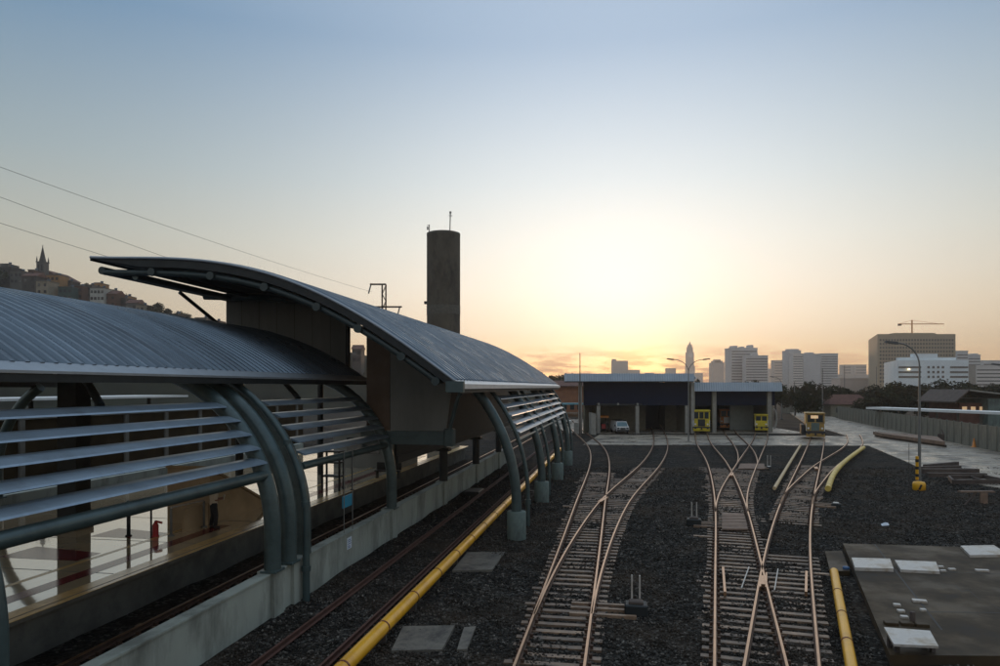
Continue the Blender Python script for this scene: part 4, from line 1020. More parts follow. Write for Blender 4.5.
b = MB(); b.hexa([(xm-3.5,119.4,6.35),(xw1+1,119.4,4.95),(xw1+1,130.5,4.95),(xm-3.5,130.5,6.35)], [(xm-3.5,119.4,6.6),(xw1+1,119.4,5.2),(xw1+1,130.5,5.2),(xm-3.5,130.5,6.6)]); b.build('roof', M['shed_conc'], t, world=True)
b = MB(); b.hexa([(xw0-1.5,119.5,4.3),(xm-3.55,119.5,6.3),(xm-3.55,130.5,6.3),(xw0-1.5,130.5,4.3)], [(xw0-1.5,119.5,4.5),(xm-3.55,119.5,6.58),(xm-3.55,130.5,6.58),(xw0-1.5,130.5,4.5)]); b.build('roof', M['rust_beam'], t, world=True)
for k in range(3):
    b = MB(); b.box(xw0+1+k*1.5,xw0+1.8+k*1.5,121.42,121.48,2.6,3.6); b.build('window', M['glow_pane'], t, world=True)  # panes made to glow in place of warm reflections on the house
t = thing('red_roof_house', 'low house with a dull red tiled roof behind the fence start', 'house', (D(852,0,165).x,165,0))
b = MB(); b.box(-5,5,0,8,-.1,2.9); b.build('wall', M['shed_wall'], t)
b = MB(); b.hexa([(-5.6,-.6,2.9),(5.6,-.6,2.9),(5.6,8.6,2.9),(-5.6,8.6,2.9)], [(-3.5,3.9,5.2),(3.5,3.9,5.2),(3.5,4.1,5.2),(-3.5,4.1,5.2)]); b.build('roof', M['tile'], t)
for x in (-3.2,0,3.2):
    b = MB(); b.box(x-.5,x+.5,-.05,-.01,1.0,2.1); b.build('window', M['glass'], t)

# ---- piles of beams, trestle, litter
GB = 'dark beams piled beside the service road'
for (x0,y0,x1,y1,w_,h_,lb) in ((925,467.5,957,464.5,.35,.5,'topmost tilted dark beam of the pile near the lamp post'),(922,471.5,978,471.5,.4,.45,'long dark beam second from the top of the pile'),(927,475,986,475.5,.35,.35,'lower long dark beam just above the open frame'),(913,468.5,960,467.5,.3,.3,'thin dark beam end sticking out towards the lamp post')):
    p, q = G(x0,y0,.2), G(x1,y1,.2); b = MB(); b.bar(p, q, w_, h_); tag(b.build('beam', M['rust_beam'], loc=(p.x,p.y,0)), lb, 'beam', GB)
t = thing('steel_frame', 'rusty open rectangular frame lying below the pile of beams', 'frame', G(980,481,0))
P = [G(949,477.5,.3),G(984,476.5,.3),G(1006,481.5,.3),G(953,482,.3)]
for i in range(4):
    b = MB(); b.bar(P[i], P[(i+1)%4], .14, .3); b.build('frame_bar', M['rust_beam'], t, world=True)
b = MB(); b.bar(P[0].lerp(P[1],.6), P[3].lerp(P[2],.6), .1, .2); b.build('frame_bar', M['rust_beam'], t, world=True)
p = G(978,505,.0); t = thing('trestle', 'broken wooden trestle with a flat top plank at the right', 'trestle', (p.x,p.y,0))
b = MB(); b.box(-.95,1.1,.1,.4,.72,.80); b.build('top_plank', M['wood'], t)
b = MB(); b.bar((-.85,-.1,.0),(.0,.2,.7), .1, .1); b.build('leg', M['rust_beam'], t)
b = MB(); b.box(.2,.62,.05,.18,.0,.71); b.build('side_board', M['wood'], t)
p = G(885,525.5,.05); b = MB(); b.add([(-.2,-.1,.0),(.18,-.08,.02),(.2,.1,.12),(-.15,.12,.05),(0,0,.16)], [(0,1,4),(1,2,4),(2,3,4),(3,0,4),(3,2,1,0)]); o = b.build('plastic_bag', M['paper']); o.location = p; tag(o, 'crumpled pale blue plastic bag on the dark ballast', 'bag')
p = G(846,573,.05); b = MB(); b.lathe([(.1,0),(.12,.25),(.12,.28),(.05,.3)], 12); o = b.build('bucket', M['blue_bin']); o.location = (p.x,p.y,.0); tag(o, 'small blue bucket by the concrete step and near yellow cover', 'bucket')
t = thing('plank_load', 'long low brown load of planks resting along the foot of the concrete fence', 'load', (D(892,0,105).x,105,0))
P = [G(873,432.5,.6),G(882,434.5,.6),G(945,443,.6),G(937,437.5,.6)]
b = MB(); b.prism([(v.x,v.y) for v in P], .35, .75); b.build('deck', M['wood'], t, world=True)
b = MB(); b.prism([(v.x*1.004,v.y*1.0) for v in P], -.1, .345); b.build('base', M['rust_beam'], t, world=True)
for (px,py,sc,lb) in ((945,441,1.0,'dark scrap heap crate nearest the fence end of the flat load'),(955,442,.8,'smaller dark scrap crate right of the first crate')):
    p = G(px,py,0); t = thing('scrap_crate', lb, 'crate', (p.x,p.y,0), .4, 'scrap crates by the fence')
    b = MB(); b.box(-.7*sc,.7*sc,-.5*sc,.5*sc,-.05,.9*sc); b.build('crate_body', M['rust_beam'], t)
    for k in range(4):
        b = MB(); b.bar((-.6*sc+.4*k*sc,-.3,.8*sc),(-.4*sc+.35*k*sc,.2,1.5*sc+.2*math.sin(k*2)), .08,.08); b.build('scrap_bar', M['rust_beam'], t)
p = G(974,448,0); b = MB(); b.lathe([(.35,0),(.35,.05),(.2,.08),(.05,1.0),(.03,1.05)], 12); o = b.build('traffic_cone', M['loco_o']); o.location = (p.x,p.y,.08); tag(o, 'small orange cone standing alone at the foot of the fence', 'cone')
p = G(545,502,.05) if False else G(532,491,.05); b = MB(); b.bbox(-.25,.25,-.12,.12,0,.1,.02); o = b.build('block', M['pad']); o.location = (p.x,p.y,.0); tag(o, 'small pale block beside the drain pipe of the second pedestal', 'block')
p = G(474,492,.2); b = MB(); b.bbox(-.5,.5,-.9,.9,-.02,.34,.05); o = b.build('equipment_box', M['steel_dark']); o.location = (p.x,p.y,0); o.rotation_euler.z = -TH; tag(o, 'flat dark equipment box between the grey wall and the rusty track', 'box')
for sx_,sy_,lb in ((760,459,'dark ballast mound'),):
    pass

# ---- lamp posts and poles
def lamp(label, px, pybase, topz, arms, r=.09, lit=False, group='lamp posts', reach=2.2):
    p = G(px,pybase,0); t = thing('street_lamp', label, 'street lamp', (p.x,p.y,0), 0, group)
    b = MB(); b.tube([(0,0,-.1),(0,0,topz*.5),(0,0,topz-1.6)], [r*1.3,r,r*.75], 10); b.build('pole', M['lamp_pole'], t)
    b = MB(); b.bbox(-.3,.3,-.3,.3,-.1,.12,.03); b.build('base_plate', M['lamp_head'], t)
    for s_ in arms:
        pts = [(s_*reach*k*k*.0+ s_*reach*(1-math.cos(k*PI/2))*1.0, 0, topz-1.6+1.6*math.sin(k*PI/2)) for k in np.linspace(0,1,9)]
        b = MB(); b.tube(pts, r*.6, 8); b.build('arm', M['lamp_pole'], t)
        x = s_*reach; b = MB(); b.hexa([(x,-.16,topz-.1),(x+s_*.85,-.13,topz+.02),(x+s_*.85,.13,topz+.02),(x,.16,topz-.1)][::1 if s_>0 else -1], [(x,-.12,topz+.08),(x+s_*.8,-.08,topz+.16),(x+s_*.8,.08,topz+.16),(x,.12,topz+.08)][::1 if s_>0 else -1]); b.build('lamp_head', M['lamp_head'], t)
    return t
lamp('tall single arm street lamp on the ballast with a yellow striped base', 919.5, 488, 10.05, (-1,), reach=1.55, r=.085)
t = thing('lamp_base', 'round yellow and black concrete base of the tall single arm lamp', 'base', G(919,490.5,0))
b = MB(); b.lathe([(.34,0),(.4,.08),(.4,.46),(.34,.58),(.16,.62)], 20); b.build('drum', M['yellow'], t)
for a in (0,2.1,4.2):
    b = MB(); b.bar((.4*math.cos(a),.4*math.sin(a),.1),(.4*math.cos(a+.35),.4*math.sin(a+.35),.44), .03,.12); b.build('black_stripe', M['black'], t)
b = MB(); b.tube([(0,.22,.7),(0,.22,2.3)], .10, 10); b.build('sleeve', M['yellow'], t)
for z in (1.0,1.5,2.0):
    b = MB(); b.tube([(0,.22,z-.1),(0,.22,z+.1)], .106, 10); b.build('black_band', M['black'], t)
lamp('tall double arm street lamp standing in front of the gap between the sheds', 688.5, 442, 10.5, (-1,1), reach=1.9, r=.075)
lamp('shorter double arm street lamp close to the navy shed wall', 678.3, 430, 7.9, (-1,1), reach=2.0, r=.07)
lamp('street lamp at the right frame edge reaching in with one arm', 1018, 452, 9.4, (-1,), reach=2.0)
lamp('slim street lamp by the pale road right of the lower shed', 781.5, 419, 9.2, (-1,), reach=1.7, r=.1)
for px,py,tz,lb in ((794.5,417,8.2,'thin dark pole just left of the dark trees'),(822.5,420,11,'thin grey pole in front of the tall grey apartment block'),(844.5,412,13.0,'thin tall pole near the start of the concrete fence'),(876.5,413,12.5,'thin tall pole in front of the broad brown office block')):
    p = G(px,py,0); b = MB(); b.tube([(0,0,-.1),(0,0,tz)], [.13,.09], 8); o = b.build('utility_pole', M['lamp_pole']); o.location = (p.x,p.y,0); tag(o, lb, 'pole', 'thin poles at the right')
p = Vector((D(580,0,101).x,101,0)); b = MB(); b.tube([(0,0,-.1),(0,0,11.9)], [.12,.05], 8); o = b.build('flag_pole', M['rust_beam']); o.location = p; tag(o, 'thin bare mast standing at the left corner of the navy shed', 'mast')
p = G(909,494,0); b = MB(); b.tube([(0,0,0),(0,0,3.3)], .018, 6); o = b.build('thin_rod', M['rust_beam']); o.location = (p.x,p.y,0); tag(o, 'hair thin upright rod in the ballast left of the yellow lamp base', 'rod')

# ---- round tower
t = thing('concrete_tower', 'tall round dark concrete tower rising behind the high station roof', 'tower', (D(443.5,0,135).x,135,0))
R_ = 16.6/700*135
b = MB(); b.lathe([(R_,-.1),(R_,20.5),(R_*1.004,20.55),(R_*1.004,36.0),(R_*1.01,36.05),(R_*1.01,36.55),(R_*.97,36.6)], 40); b.build('shaft', M['tower'], t)
b = MB(); b.lathe([(R_*1.012,20.9),(R_*1.012,22.6)], 40); b.build('pale_band', M['band'], t)
b = MB(); b.tube([(1.3,-1,36.5),(1.4,-1,40.6)], .1, 8); b.box(1.1,1.75,-1.05,-.95,39.7,39.85); b.box(1.2,1.6,-1.1,-.9,40.2,40.6); b.build('antenna', M['lamp_pole'], t)
b = MB(); b.tube([(-2.7,-.5,36.5),(-2.7,-.5,38.2)], .09, 8); b.box(-3.15,-2.85,-.6,-.4,37.2,37.8); b.box(-3.1,-2.6,-.55,-.45,38.0,38.1); b.build('beacon', M['lamp_pole'], t)
b = MB(); b.box(-R_-.5,-R_+.1,-.4,.4,23.0,23.5); b.build('bracket', M['steel_dark'], t)

# ---- lattice mast and cables
mp = Vector((D(384,0,90).x,90,0)); t = thing('lattice_mast', 'lattice power mast with two cross arms left of the round tower', 'mast', mp)
b = MB(); q = .24
for x in (-q,q):
    for y in (-q,q): b.bar((x,y,-.1),(x,y,20.2), .1,.1)
for k in range(20):
    z = k*1.0
    s_ = 1 if k%2 else -1
    for y in (-q,q): b.bar((-q*s_,y,z),(q*s_,y,z+1), .06,.06)
    for x in (-q,q): b.bar((x,-q*s_,z),(x,q*s_,z+1), .06,.06)
b.build('lattice', M['rust_beam'], t)
b = MB(); b.bar((-1.8,0,20.2),(.26,0,20.2), .18,.2); b.build('cross_arm', M['rust_beam'], t)
b = MB(); b.bar((-1.9,0,17.3),(2.3,0,17.3), .18,.2); b.build('cross_arm', M['rust_beam'], t)
for x,z in ((-1.7,20.1),(-1.7,17.2),(2.0,17.2)):
    b = MB(); b.tube([(x,0,z),(x-.25,-.2,z-1.1)], .09, 8); b.build('insulator', M['lamp_pole'], t)
for (p, q, lb) in (((0,167),(372,292),'topmost of the three power cables crossing the sky at left'),((0,197),(374,326),'middle one of the three power cables crossing the sky at left'),((0,223),(390,337),'lowest of the three power cables crossing the sky at left')):
    a_, c_ = D(p[0],p[1],42), D(q[0],q[1],90); dd = c_-a_
    pts = [a_+dd*k-Vector((0,0,1.2*(k)*(1-k))) for k in np.linspace(-.5,1,24)]
    off = Vector((0,0,1.2*0)); b = MB(); b.tube(pts, .013, 6); tag(b.build('power_cable', M['cable'], loc=a_), lb, 'cable', 'power cables')

# ================================================================== TREES
def leaf_mesh(seed, rx, rz, n, size, lumps=9):
    rg = np.random.default_rng(seed); b = MB()
    cs = [(rg.normal(0,.42,3)*np.array((rx,rx,rz))*.9, rg.uniform(.32,.6)) for _ in range(lumps)]
    for i in range(n):
        c, r = cs[rg.integers(lumps)]; v = rg.normal(0,1,3); v /= np.linalg.norm(v); rr = r*rg.uniform(.55,1.05)
        p = c+v*rr*np.array((rx,rx,rz)); 
        if p[2] < -rz*.95: continue
        a = rg.normal(0,1,3); a /= np.linalg.norm(a); q = np.cross(a, v+rg.normal(0,.4,3)); q /= (np.linalg.norm(q)+1e-9)
        s1, s2 = size*rg.uniform(.6,1.4), size*rg.uniform(.4,.9)
        b.add([p-a*s1, p+q*s2, p+a*s1, p-q*s2], [(0,1,2,3)])
    return b
PROTO = {}
def tree(label, px, Y, pytop, w_px, kind=0, zb=0.0, group='trees beyond the yard'):
    top = D(px,pytop,Y); hh = top.z-zb; wr = w_px/700*Y/2
    t = thing('leafy_tree', label, 'tree', (top.x,Y,zb), random.uniform(0,6), group)
    if kind not in PROTO:
        b = leaf_mesh(11+kind, 1.0, 1.0, 2600, .085, 8+kind)
        cr = b.build('crown', M['leaf'] if kind%2 == 0 else M['leaf2'], t)
        b = MB(); b.tube([(0,0,-.02),(.02,0,.5),(0,.02,1)], [.06,.045,.02], 8)
        for k in range(5):
            a = k*1.26; b.tube([(0,0,.55+.06*k),(.25*math.cos(a),.25*math.sin(a),.8+.05*k),(.42*math.cos(a),.42*math.sin(a),1.05)], [.025,.015,.006], 6)
        tr = b.build('trunk', M['bark'], t); PROTO[kind] = (cr, tr)
    else:
        cr, tr = [x.copy() for x in PROTO[kind]]
        for x in (cr,tr): COL.objects.link(x); x.parent = t
    ch = min(hh*.40, max(wr, hh*.3)); cr.location = (0,0,hh-ch*1.15); cr.scale = (wr,wr,ch)
    tr.scale = (hh*.5,hh*.5,hh-ch*1.0); 
    return t
TR = [(775,150,383,20,'dark tree just right of the lower shed roof'),(795,170,381,26,'bushy dark tree in front of the tall grey apartment block'),(816,165,383,26,'round dark tree left of the fence start behind the slim pole'),(838,180,384,34,'dark tree behind the red tiled house'),(858,190,385,36,'dark tree under the left corner of the brown office block'),
 (880,170,386,34,'dark tree under the left end of the white office building'),(902,165,380,36,'dark tree under the square windows of the white office building'),(924,160,378,34,'tallest dark tree in front of the middle of the white office building'),(946,165,381,34,'dark tree under the right window bands of the white building'),(966,170,383,32,'dark tree just left of the grey roofed house'),(985,180,378,36,'dark tree rising behind the grey roofed house'),(1006,175,380,40,'dark tree cut by the right frame edge'),
 (806,140,390,26,'low dark bush between the far fence segment and the concrete fence'),(868,140,394,30,'low dark bush behind the white canopy left end'),(896,135,393,34,'low dark bush behind the white canopy middle left'),(922,135,392,34,'low dark bush behind the white canopy under the lamp arm'),(948,138,393,30,'low dark bush behind the white canopy left of the house'),
 (752,260,381,14,'small hazy tree above the right part of the lower shed roof'),(545,300,371,26,'hazy tree behind the far end of the high roof'),(556,310,371,24,'hazy rounded tree left of the orange brick hall'),(570,330,375,26,'hazy low tree above the orange brick hall'),(697,130,377,9,'little dark tree in the gap between the two shed roofs')]
for i,(px,Y,pt,wp,lb) in enumerate(TR): tree(lb, px, Y, pt, wp*1.15, i%3)

# ================================================================== HILL TOWN AT LEFT
HYD = 360.0
rid = [(-260,215),(-100,250),(0,280),(70,297),(140,309),(185,322),(225,327),(355,352),(450,374),(540,386.5)]
def ridge(x):
    px = CX+F*x/HYD; py = np.interp(px, [r[0] for r in rid], [r[1] for r in rid]); return H+(HY-py)/F*HYD
xs = np.linspace(-430,25,90); ys = np.linspace(230,640,40)
def hz(x, y):
    k = 1-min(1,abs(y-HYD)/(125.0 if y < HYD else 260)); k = k*k*(3-2*k)
    return max(-.1, ridge(x)*k+ (1.2*math.sin(x*.11+y*.07)+.8*math.sin(x*.31-y*.2))*k*.6)
vs = [(x,y,hz(x,y)-.15) for y in ys for x in xs]; n = len(xs)
g = MB(); g.add(vs, [(j*n+i,j*n+i+1,(j+1)*n+i+1,(j+1)*n+i) for j in range(len(ys)-1) for i in range(n-1)], True)
tag(g.build('hill', M['hill']), kind='structure')
HC = {}
def hcol(k):
    cols = {'white':(.34,.34,.31),'grey':(.085,.085,.08),'cream':(.22,.19,.14),'ochre':(.26,.14,.05),'teal':(.03,.065,.06),'brick':(.10,.05,.032),'blue':(.05,.08,.11),'dark':(.04,.037,.034)}
    if k not in HC: HC[k] = mat('house_'+k, cols[k], .85, var=.2, scale=.4)
    return HC[k]
def house(label, x0, x1, pyt, pyb, Y, col, roof='flat', nw=2, nf=2):
    a, c = D(x0,pyt,Y), D(x1,pyb,Y); w_ = c.x-a.x; zt = a.z; zb = min(c.z, hz((a.x+c.x)/2, Y)) - 4
    t = thing('hill_house', label, 'house', ((a.x+c.x)/2,Y,zb), 0, 'houses on the hill'); h_ = zt-zb
    b = MB(); b.box(-w_/2,w_/2,0,8,0,h_); b.build('wall', hcol(col), t)
    if roof == 'flat':
        b = MB(); b.box(-w_/2-.2,w_/2+.2,-.25,8.2,h_,h_+.25); b.build('roof', hcol('grey'), t)
        b = MB(); b.lathe([(.55,h_+.26),(.7,h_+1.2),(.5,h_+1.3)], 12, (w_*.25,3)); b.build('water_tank', hcol('blue'), t)
    elif roof == 'gable':
        b = MB(); b.hexa([(-w_/2-.4,-.4,h_),(w_/2+.4,-.4,h_),(w_/2+.4,8.4,h_),(-w_/2-.4,8.4,h_)], [(-w_/2-.4,3.9,h_+2),(w_/2+.4,3.9,h_+2),(w_/2+.4,4.1,h_+2),(-w_/2-.4,4.1,h_+2)]); b.build('roof', M['tile'], t)
    for f in range(nf):
        for k in range(nw):
            x = -w_/2+w_*(k+.5)/nw; z = h_-2.2-f*3.0
            b = MB(); b.box(x-.55,x+.55,-.06,-.01,z-.2,z+1.1); b.build('window', M['dark'] if (k+f)%3 else M['glass'], t)
    return t
for a in [(-4,12,267,290,330,'dark','flat',3,3,'dark flat roofed house at the left frame edge on the hill'),(10,22,271,290,325,'grey','flat',3,2,'grey flat roofed house left of the church tower'),(22,36,276,292,320,'dark','gable',2,2,'dark tile roofed house right below the church tower'),(46,59,275,296,335,'ochre','flat',3,3,'ochre house right of the church tower'),(36,48,281,294,315,'cream','flat',2,2,'cream house below the church nave'),
 (58,72,287,300,320,'teal','flat',3,2,'teal green house right of the ochre house on the hill'),(70,82,286,302,325,'brick','flat',3,2,'brick coloured stepped house on the middle of the slope'),(80,92,285,305,330,'grey','flat',4,3,'tall grey hill house with many dark windows'),(90,104,288,306,320,'white','flat',4,3,'pale house with rows of dark windows on the slope'),(103,116,294,308,322,'brick','gable',2,2,'tile roofed house right of the pale windowed house'),(114,126,298,311,326,'dark','flat',2,2,'low dark house before the round trees on the slope'),(126,137,303,314,322,'grey','gable',2,1,'small grey gabled house just above the vault ridge'),(136,144,305,316,318,'cream','flat',2,1,'small cream house left of the round hill trees'),
 (352,361,349,366,300,'dark','gable',2,2,'dark house seen through the gap beside the brown panel'),(195,206,318,330,322,'grey','flat',2,1,'small grey house low on the slope near the brace'),(208,219,321,332,322,'brick','flat',2,1,'small brick house left of the tan closing panel')]:
    house(a[9], *a[:9])
for (px,Y,pt,wp,lb) in ((150,325,301,18,'round tree highest on the slope right of the cream house'),(162,330,304,20,'second round tree on the slope above the vault'),(176,328,312,18,'lower round tree on the slope behind the vault ridge'),(190,330,317,16,'small bushy tree near the foot of the roof brace'),(-8,325,268,18,'dark tree at the left frame edge on the hill'),(66,345,284,12,'small tree peeking between teal and brick houses'),(110,345,292,12,'small tree behind the tile roofed hill house'),(130,340,299,14,'dark tree behind the small grey gabled house')):
    zb = hz(D(px,0,Y).x, Y)-1; tree(lb, px, Y, pt, wp*1.2, random.randrange(3), zb, 'trees on the hill')
for (px,Y,pt,wp) in ((196,338,316,12),(204,335,319,12),(214,338,320,14),(222,336,321,12),(183,345,312,12),(142,345,301,11),(120,350,293,11),(98,350,284,9),(56,352,274,10),(84,352,281,9)):
    zb = hz(D(px,0,Y).x, Y)-1; tree('small dark tree among the houses high on the hill', px, Y, pt, wp*1.3, random.randrange(3), zb, 'small trees among the hill houses')
for a in [(62,70,281,300,342,'dark','flat',2,2,'dark upper house behind the teal and brick hill houses'),(94,100,283,300,340,'ochre','flat',2,1,'narrow ochre house peeking above the pale windowed house'),(28,34,270,290,338,'brick','flat',2,2,'narrow brick house between the grey house and the church tower'),(0,8,264,285,345,'grey','flat',2,1,'grey upper house peeking above the dark house at the left edge'),(108,114,290,304,335,'white','flat',1,1,'tiny pale house above the tile roofed house'),(122,128,296,308,335,'ochre','flat',1,1,'tiny ochre house above the low dark house'),(170,178,314,326,315,'dark','flat',2,1,'small dark house among the round trees of the slope')]:
    house(a[9], *a[:9])
# church
cx_ = D(39.5,0,345).x; zb = hz(cx_,345)-3
t = thing('church', 'hilltop church with a slender pointed grey spire at far left', 'church', (cx_,345,zb))
zt = D(0,262,345).z-zb
b = MB(); b.box(-1.9,1.9,.5,4.3,0,zt); b.build('tower', hcol('grey'), t)
b = MB(); b.box(-2.1,2.1,.3,4.5,zt,zt+.4); b.build('cornice', hcol('grey'), t)
b = MB(); zs_ = D(0,247,345).z-zb; b.lathe([(1.7,zt+.4),(1.2,zt+2.4),(.1,zs_+.8)], 8, (0,2.4), smooth=False); b.build('spire', hcol('dark'), t)
for sx_ in (-1.75,1.75):
    for sy_ in (.7,4.1):
        b = MB(); b.lathe([(.4,zt+.5),(.35,zt+1.4),(.03,zt+3.2)], 6, (sx_,sy_), smooth=False); b.build('pinnacle', hcol('grey'), t)
for x in (-.8,.8):
    b = MB(); b.box(x-.35,x+.35,.44,.49,zt-4.2,zt-1.2); b.build('window', M['dark'], t)
b = MB(); b.hexa([(-7,5,0),(7,5,0),(7,22,0),(-7,22,0)], [(-7,5,zt-7),(7,5,zt-7),(7,22,zt-7),(-7,22,zt-7)]); b.build('nave', hcol('cream'), t)
b = MB(); b.hexa([(-7.5,4.8,zt-7),(7.5,4.8,zt-7),(7.5,22.5,zt-7),(-7.5,22.5,zt-7)], [(-.1,4.8,zt-3),(.1,4.8,zt-3),(.1,22.5,zt-3),(-.1,22.5,zt-3)]); b.build('roof', M['tile'], t)
b = MB(); b.tube([(0,2.4,zs_-.2),(0,2.4,zs_+1.6)], .09, 6); b.box(-.5,.5,2.34,2.46,zs_+.9,zs_+1.05); b.build('cross', M['steel_dark'], t)

# ================================================================== CITY
CM = {}
def cmat(k):
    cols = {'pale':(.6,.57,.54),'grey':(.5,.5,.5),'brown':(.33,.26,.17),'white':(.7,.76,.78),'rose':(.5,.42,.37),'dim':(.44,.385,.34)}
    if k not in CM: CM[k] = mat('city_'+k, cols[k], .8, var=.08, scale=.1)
    return CM[k]
def block(label, x0, x1, pyt, Y, depth, col, floors=0, cols=0, strips=True, roofbits=(), name='city_building', wcol='glass', rz=0, group='city blocks on the horizon', wh=.5, ww=.6):
    a, c = D(x0,pyt,Y), D(x1,pyt,Y); w_ = c.x-a.x; h_ = a.z
    t = thing(name, label, 'building', ((a.x+c.x)/2,Y,0), rz, group)
    b = MB(); b.box(-w_/2,w_/2,0,depth,-.1,h_); b.build('wall', cmat(col), t)
    b = MB(); b.box(-w_/2-.3,w_/2+.3,-.3,depth+.3,h_,h_+.9); b.build('parapet', cmat(col), t)
    for (f0,f1,hh) in roofbits:
        b = MB(); b.box(-w_/2+w_*f0,-w_/2+w_*f1,depth*.2,depth*.7,h_+.9,h_+.9+hh); b.build('roof_house', cmat(col), t)
    if floors:
        fh = (h_-6)/floors; proto = None; k_ = 0
        for f in range(floors):
            z = h_-2.0-(f+1)*fh+fh*(1-wh)/2
            if cols:
                cw = w_/cols
                for k in range(cols):
                    if k_ >= 100: break
                    if proto is None:
                        b = MB(); b.box(-cw*ww/2,cw*ww/2,-.15,-.02,0,fh*wh); proto = b.build('window', M[wcol], t); o = proto
                    else: o = proto.copy(); COL.objects.link(o)
                    o.location = (-w_/2+cw*(k+.5),0,z); k_ += 1
            else:
                if proto is None:
                    b = MB(); b.box(-w_/2*.94,w_/2*.94,-.15,-.02,0,fh*wh); proto = b.build('window_band', M[wcol], t); o = proto
                else: o = proto.copy(); COL.objects.link(o)
                o.location = (0,0,z)
        if cols and floors*cols > 100:
            b = MB(); cw = w_/cols; k_ = 0
            for f in range(floors):
                z = h_-2.0-(f+1)*fh+fh*(1-wh)/2
                for k in range(cols):
                    if k_ >= 100: b.box(-w_/2+cw*(k+.5)-cw*ww/2,-w_/2+cw*(k+.5)+cw*ww/2,-.15,-.02,z,z+fh*wh)
                    k_ += 1
            tag(b.build('windows', M[wcol], t), kind='stuff')
    return t
# clock tower
Y = 2000; xc = D(691,0,Y).x
t = thing('clock_tower', 'tall hazy stepped clock tower with a pointed top on the horizon', 'tower', (xc,Y,0))
def pz(py): return D(0,py,Y).z
for (x0,x1,p0,p1,nm) in ((-13,34,395,373,'base_wing'),(-11,13,373.2,366,'lower_stage'),(-10,10,366.2,352,'shaft'),(-7,7,352.2,347,'upper_stage'),(-4.5,4.5,347.2,344.5,'lantern')):
    b = MB(); b.box(x0,x1,(0 if nm=='base_wing' else 4+abs(x0)*.1),22,pz(p0) if nm!='base_wing' else -.1,pz(p1)); b.build(nm, cmat('dim'), t)
b = MB(); b.lathe([(4,pz(344.6)),(.4,pz(341))], 8, (0,12)); b.build('spire', cmat('dim'), t)
b = MB(); b.tube([(0,4.6,pz(355)),(0,4.9,pz(355))], 7, 20); b.build('clock_face', cmat('pale'), t)
block('widest pale grey apartment slab right of the clock tower', 731, 757.5, 348.5, 900, 25, 'grey', 14, 0, roofbits=((.1,.3,3),(.45,.55,2),(.75,.9,4)), wh=.35)
block('slightly lower grey slab joined right of the widest apartment slab', 745.5, 768, 356, 880, 12, 'grey', 12, 0, wh=.35, roofbits=((.3,.6,2),))
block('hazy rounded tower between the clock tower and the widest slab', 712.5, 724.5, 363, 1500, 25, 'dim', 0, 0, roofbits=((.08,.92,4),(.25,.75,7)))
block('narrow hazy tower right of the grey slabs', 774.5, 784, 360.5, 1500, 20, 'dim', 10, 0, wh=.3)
block('left narrow tower of the tall grey apartment group', 788.5, 801, 351, 900, 20, 'grey', 14, 0, wh=.3, roofbits=((.1,.95,2),))
block('pale narrow slab in the tall grey apartment group', 793, 803, 354, 880, 12, 'pale', 14, 0, wh=.3)
block('broad ribbed slab of the tall grey apartment group', 803.5, 820.5, 354.5, 895, 20, 'grey', 0, 8, wh=.5, roofbits=((.3,.7,2),))
block('right slab of the tall grey apartment group', 821, 838, 354, 905, 20, 'grey', 14, 0, wh=.3)
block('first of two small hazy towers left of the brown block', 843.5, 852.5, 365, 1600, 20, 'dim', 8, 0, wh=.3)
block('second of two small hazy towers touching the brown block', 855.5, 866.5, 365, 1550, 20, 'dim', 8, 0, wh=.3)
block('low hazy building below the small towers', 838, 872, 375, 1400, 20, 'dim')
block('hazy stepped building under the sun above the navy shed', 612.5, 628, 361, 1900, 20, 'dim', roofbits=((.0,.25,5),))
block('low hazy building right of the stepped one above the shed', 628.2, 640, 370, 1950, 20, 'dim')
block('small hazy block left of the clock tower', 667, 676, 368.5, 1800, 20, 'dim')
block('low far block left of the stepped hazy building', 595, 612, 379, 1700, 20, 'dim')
block('far grey block just right of the brown office block', 957, 968, 351.5, 750, 18, 'grey', 12, 0, wh=.3)
block('far grey stepped block second right of the brown office block', 968.3, 980.5, 355.5, 770, 18, 'grey', 11, 0, wh=.3, roofbits=((.6,1.0,1.5),))
block('pale low block at right below the lamp arm', 976, 1003, 366, 650, 18, 'pale', 6, 0, wh=.35)
block('hazy far block at the right frame edge', 983, 1012, 361, 900, 18, 'grey', 7, 0, wh=.3)
block('low pale block between the grey towers and the trees', 840, 868, 379, 700, 18, 'rose')
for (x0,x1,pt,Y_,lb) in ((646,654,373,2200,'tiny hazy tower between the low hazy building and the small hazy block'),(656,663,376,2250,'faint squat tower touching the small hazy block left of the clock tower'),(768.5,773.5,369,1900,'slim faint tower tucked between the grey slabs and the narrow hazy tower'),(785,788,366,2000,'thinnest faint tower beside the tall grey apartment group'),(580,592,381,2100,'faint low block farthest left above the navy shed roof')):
    block(lb, x0, x1, pt, Y_, 20, 'dim')
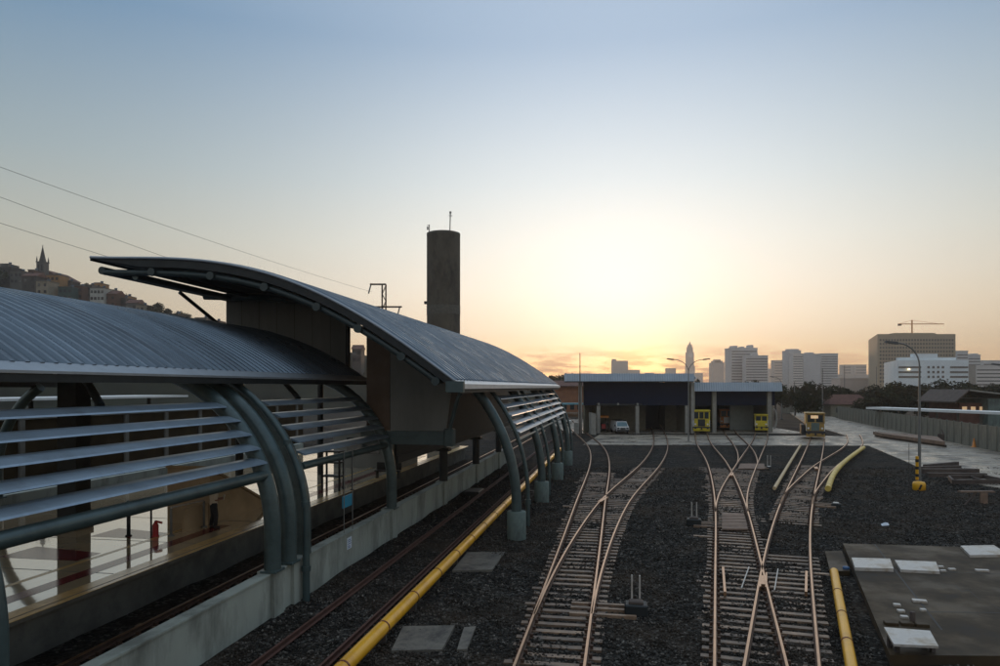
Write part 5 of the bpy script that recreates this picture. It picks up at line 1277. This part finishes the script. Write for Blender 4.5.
# big brown office block, corner view
Y = 620; a, c = D(877.5,0,Y), D(955.5,0,Y); h_ = D(0,334,Y).z; w_ = c.x-a.x
t = thing('office_block', 'broad brown office block with a grid of windows and a crane on top', 'building', ((a.x+c.x)/2,Y,0))
dl = Vector((D(868.5,0,700).x-a.x, 80, 0))
b = MB(); b.hexa([(-w_/2,0,-.1),(w_/2,0,-.1),(w_/2+dl.x,dl.y,-.1),(-w_/2+dl.x,dl.y,-.1)], [(-w_/2,0,h_),(w_/2,0,h_),(w_/2+dl.x,dl.y,h_),(-w_/2+dl.x,dl.y,h_)]); b.build('wall', cmat('brown'), t)
b = MB(); b.box(-w_*.25,w_*.27,3,12,h_+.01,h_+1.2); b.build('roof_house', cmat('brown'), t)
proto = None; k_ = 0; sb = MB(); ncol, nrow = 26, 12; cw = w_*.96/ncol; fh = (h_-14)/nrow
for f in range(nrow):
    for k in range(ncol):
        x = -w_*.48+cw*(k+.5); z = h_-3-(f+1)*fh
        if k_ < 100:
            if proto is None: proto = MB().box(-cw*.3,cw*.3,-.2,-.02,0,fh*.55).build('window', M['glass'], t); o = proto
            else: o = proto.copy(); COL.objects.link(o)
            o.location = (x,0,z)
        else: sb.box(x-cw*.3,x+cw*.3,-.2,-.02,z,z+fh*.55)
        k_ += 1
tag(sb.build('windows', M['glass'], t), kind='stuff')
# crane on its roof
cp = D(912,0,650); zc0 = h_+1.2
t = thing('tower_crane', 'thin orange tower crane standing on the brown office block', 'crane', (cp.x,650,zc0))
zj = D(0,324,650).z-zc0; zt = D(0,320,650).z-zc0; xl = D(898,0,650).x-cp.x; xr = D(944,0,650).x-cp.x
b = MB(); b.bar((0,0,-.01),(0,0,zt), .9,.9); b.build('mast', M['loco_o'], t)
b = MB(); b.bar((xl,0,zj),(xr,0,zj), .7,.7); b.build('jib', M['loco_o'], t)
b = MB(); b.box(xl,xl+3,-.6,.6,zj-1.6,zj-.36); b.build('counterweight', M['rust_beam'], t)
b = MB(); b.tube([(0,0,zt-.2),(xr*.8,0,zj+.3)], .15, 6); b.tube([(0,0,zt-.2),(xl*.9,0,zj+.3)], .15, 6); b.build('tie_cable', M['loco_o'], t)
# white office building
Y = 460; a, c = D(897.5,0,Y), D(968.5,0,Y); h_ = D(0,360,Y).z; w_ = c.x-a.x
t = thing('office_block', 'low white office building with window bands before the brown block', 'building', ((a.x+c.x)/2,Y,0))
dl = D(884,0,520).x-a.x
b = MB(); b.hexa([(-w_/2,0,-.1),(w_/2,0,-.1),(w_/2+dl,60,-.1),(-w_/2+dl,60,-.1)], [(-w_/2,0,h_),(w_/2,0,h_),(w_/2+dl,60,h_),(-w_/2+dl,60,h_)]); b.build('wall', cmat('white'), t)
def X_(px): return D(px,0,Y).x-(a.x+c.x)/2
b = MB(); b.box(X_(902),X_(958),2,7,h_+.01,h_+1.8); b.build('roof_deck', cmat('white'), t)
b = MB(); b.box(X_(916),X_(940),2.5,6.5,h_+1.82,D(0,353.5,Y).z); b.build('roof_house', cmat('white'), t)
for z0, z1 in ((368.2,366.4),(373.0,371.2),(377.8,376.0)):
    za, zb_ = D(0,z0,Y).z, D(0,z1,Y).z
    for x0,x1 in ((898.5,921),(950,968)):
        b = MB(); b.box(X_(x0),X_(x1),-.2,-.02,za,zb_); b.build('window_band', M['glass'], t)
    for k in range(4):
        x = X_(928.5+k*4.8); b = MB(); b.box(x-.75,x+.75,-.2,-.02,za-.1,zb_+.2); b.build('window', M['glass'], t)
b = MB(); b.lathe([(.5,0),(.8,.5),(.5,1.0)], 10); o = b.build('lamp_glow', M['lamp_lit'], t); o.location = (X_(908),-1.2,D(0,370,Y).z); o.name = 'lit_lamp'
# haze
b = MB(); b.box(-2600,2600,-60,2500,-4.5,190)
hm = bpy.data.materials.new('haze'); hm.use_nodes = True; n_ = hm.node_tree; n_.nodes.remove(n_.nodes['Principled BSDF'])
pv = n_.nodes.new('ShaderNodeVolumePrincipled'); pv.inputs['Color'].default_value = (.95,.9,.85,1); pv.inputs['Density'].default_value = .00027; pv.inputs['Anisotropy'].default_value = .5
n_.links.new(pv.outputs[0], n_.nodes['Material Output'].inputs['Volume'])
tag(b.build('haze', hm), kind='stuff')
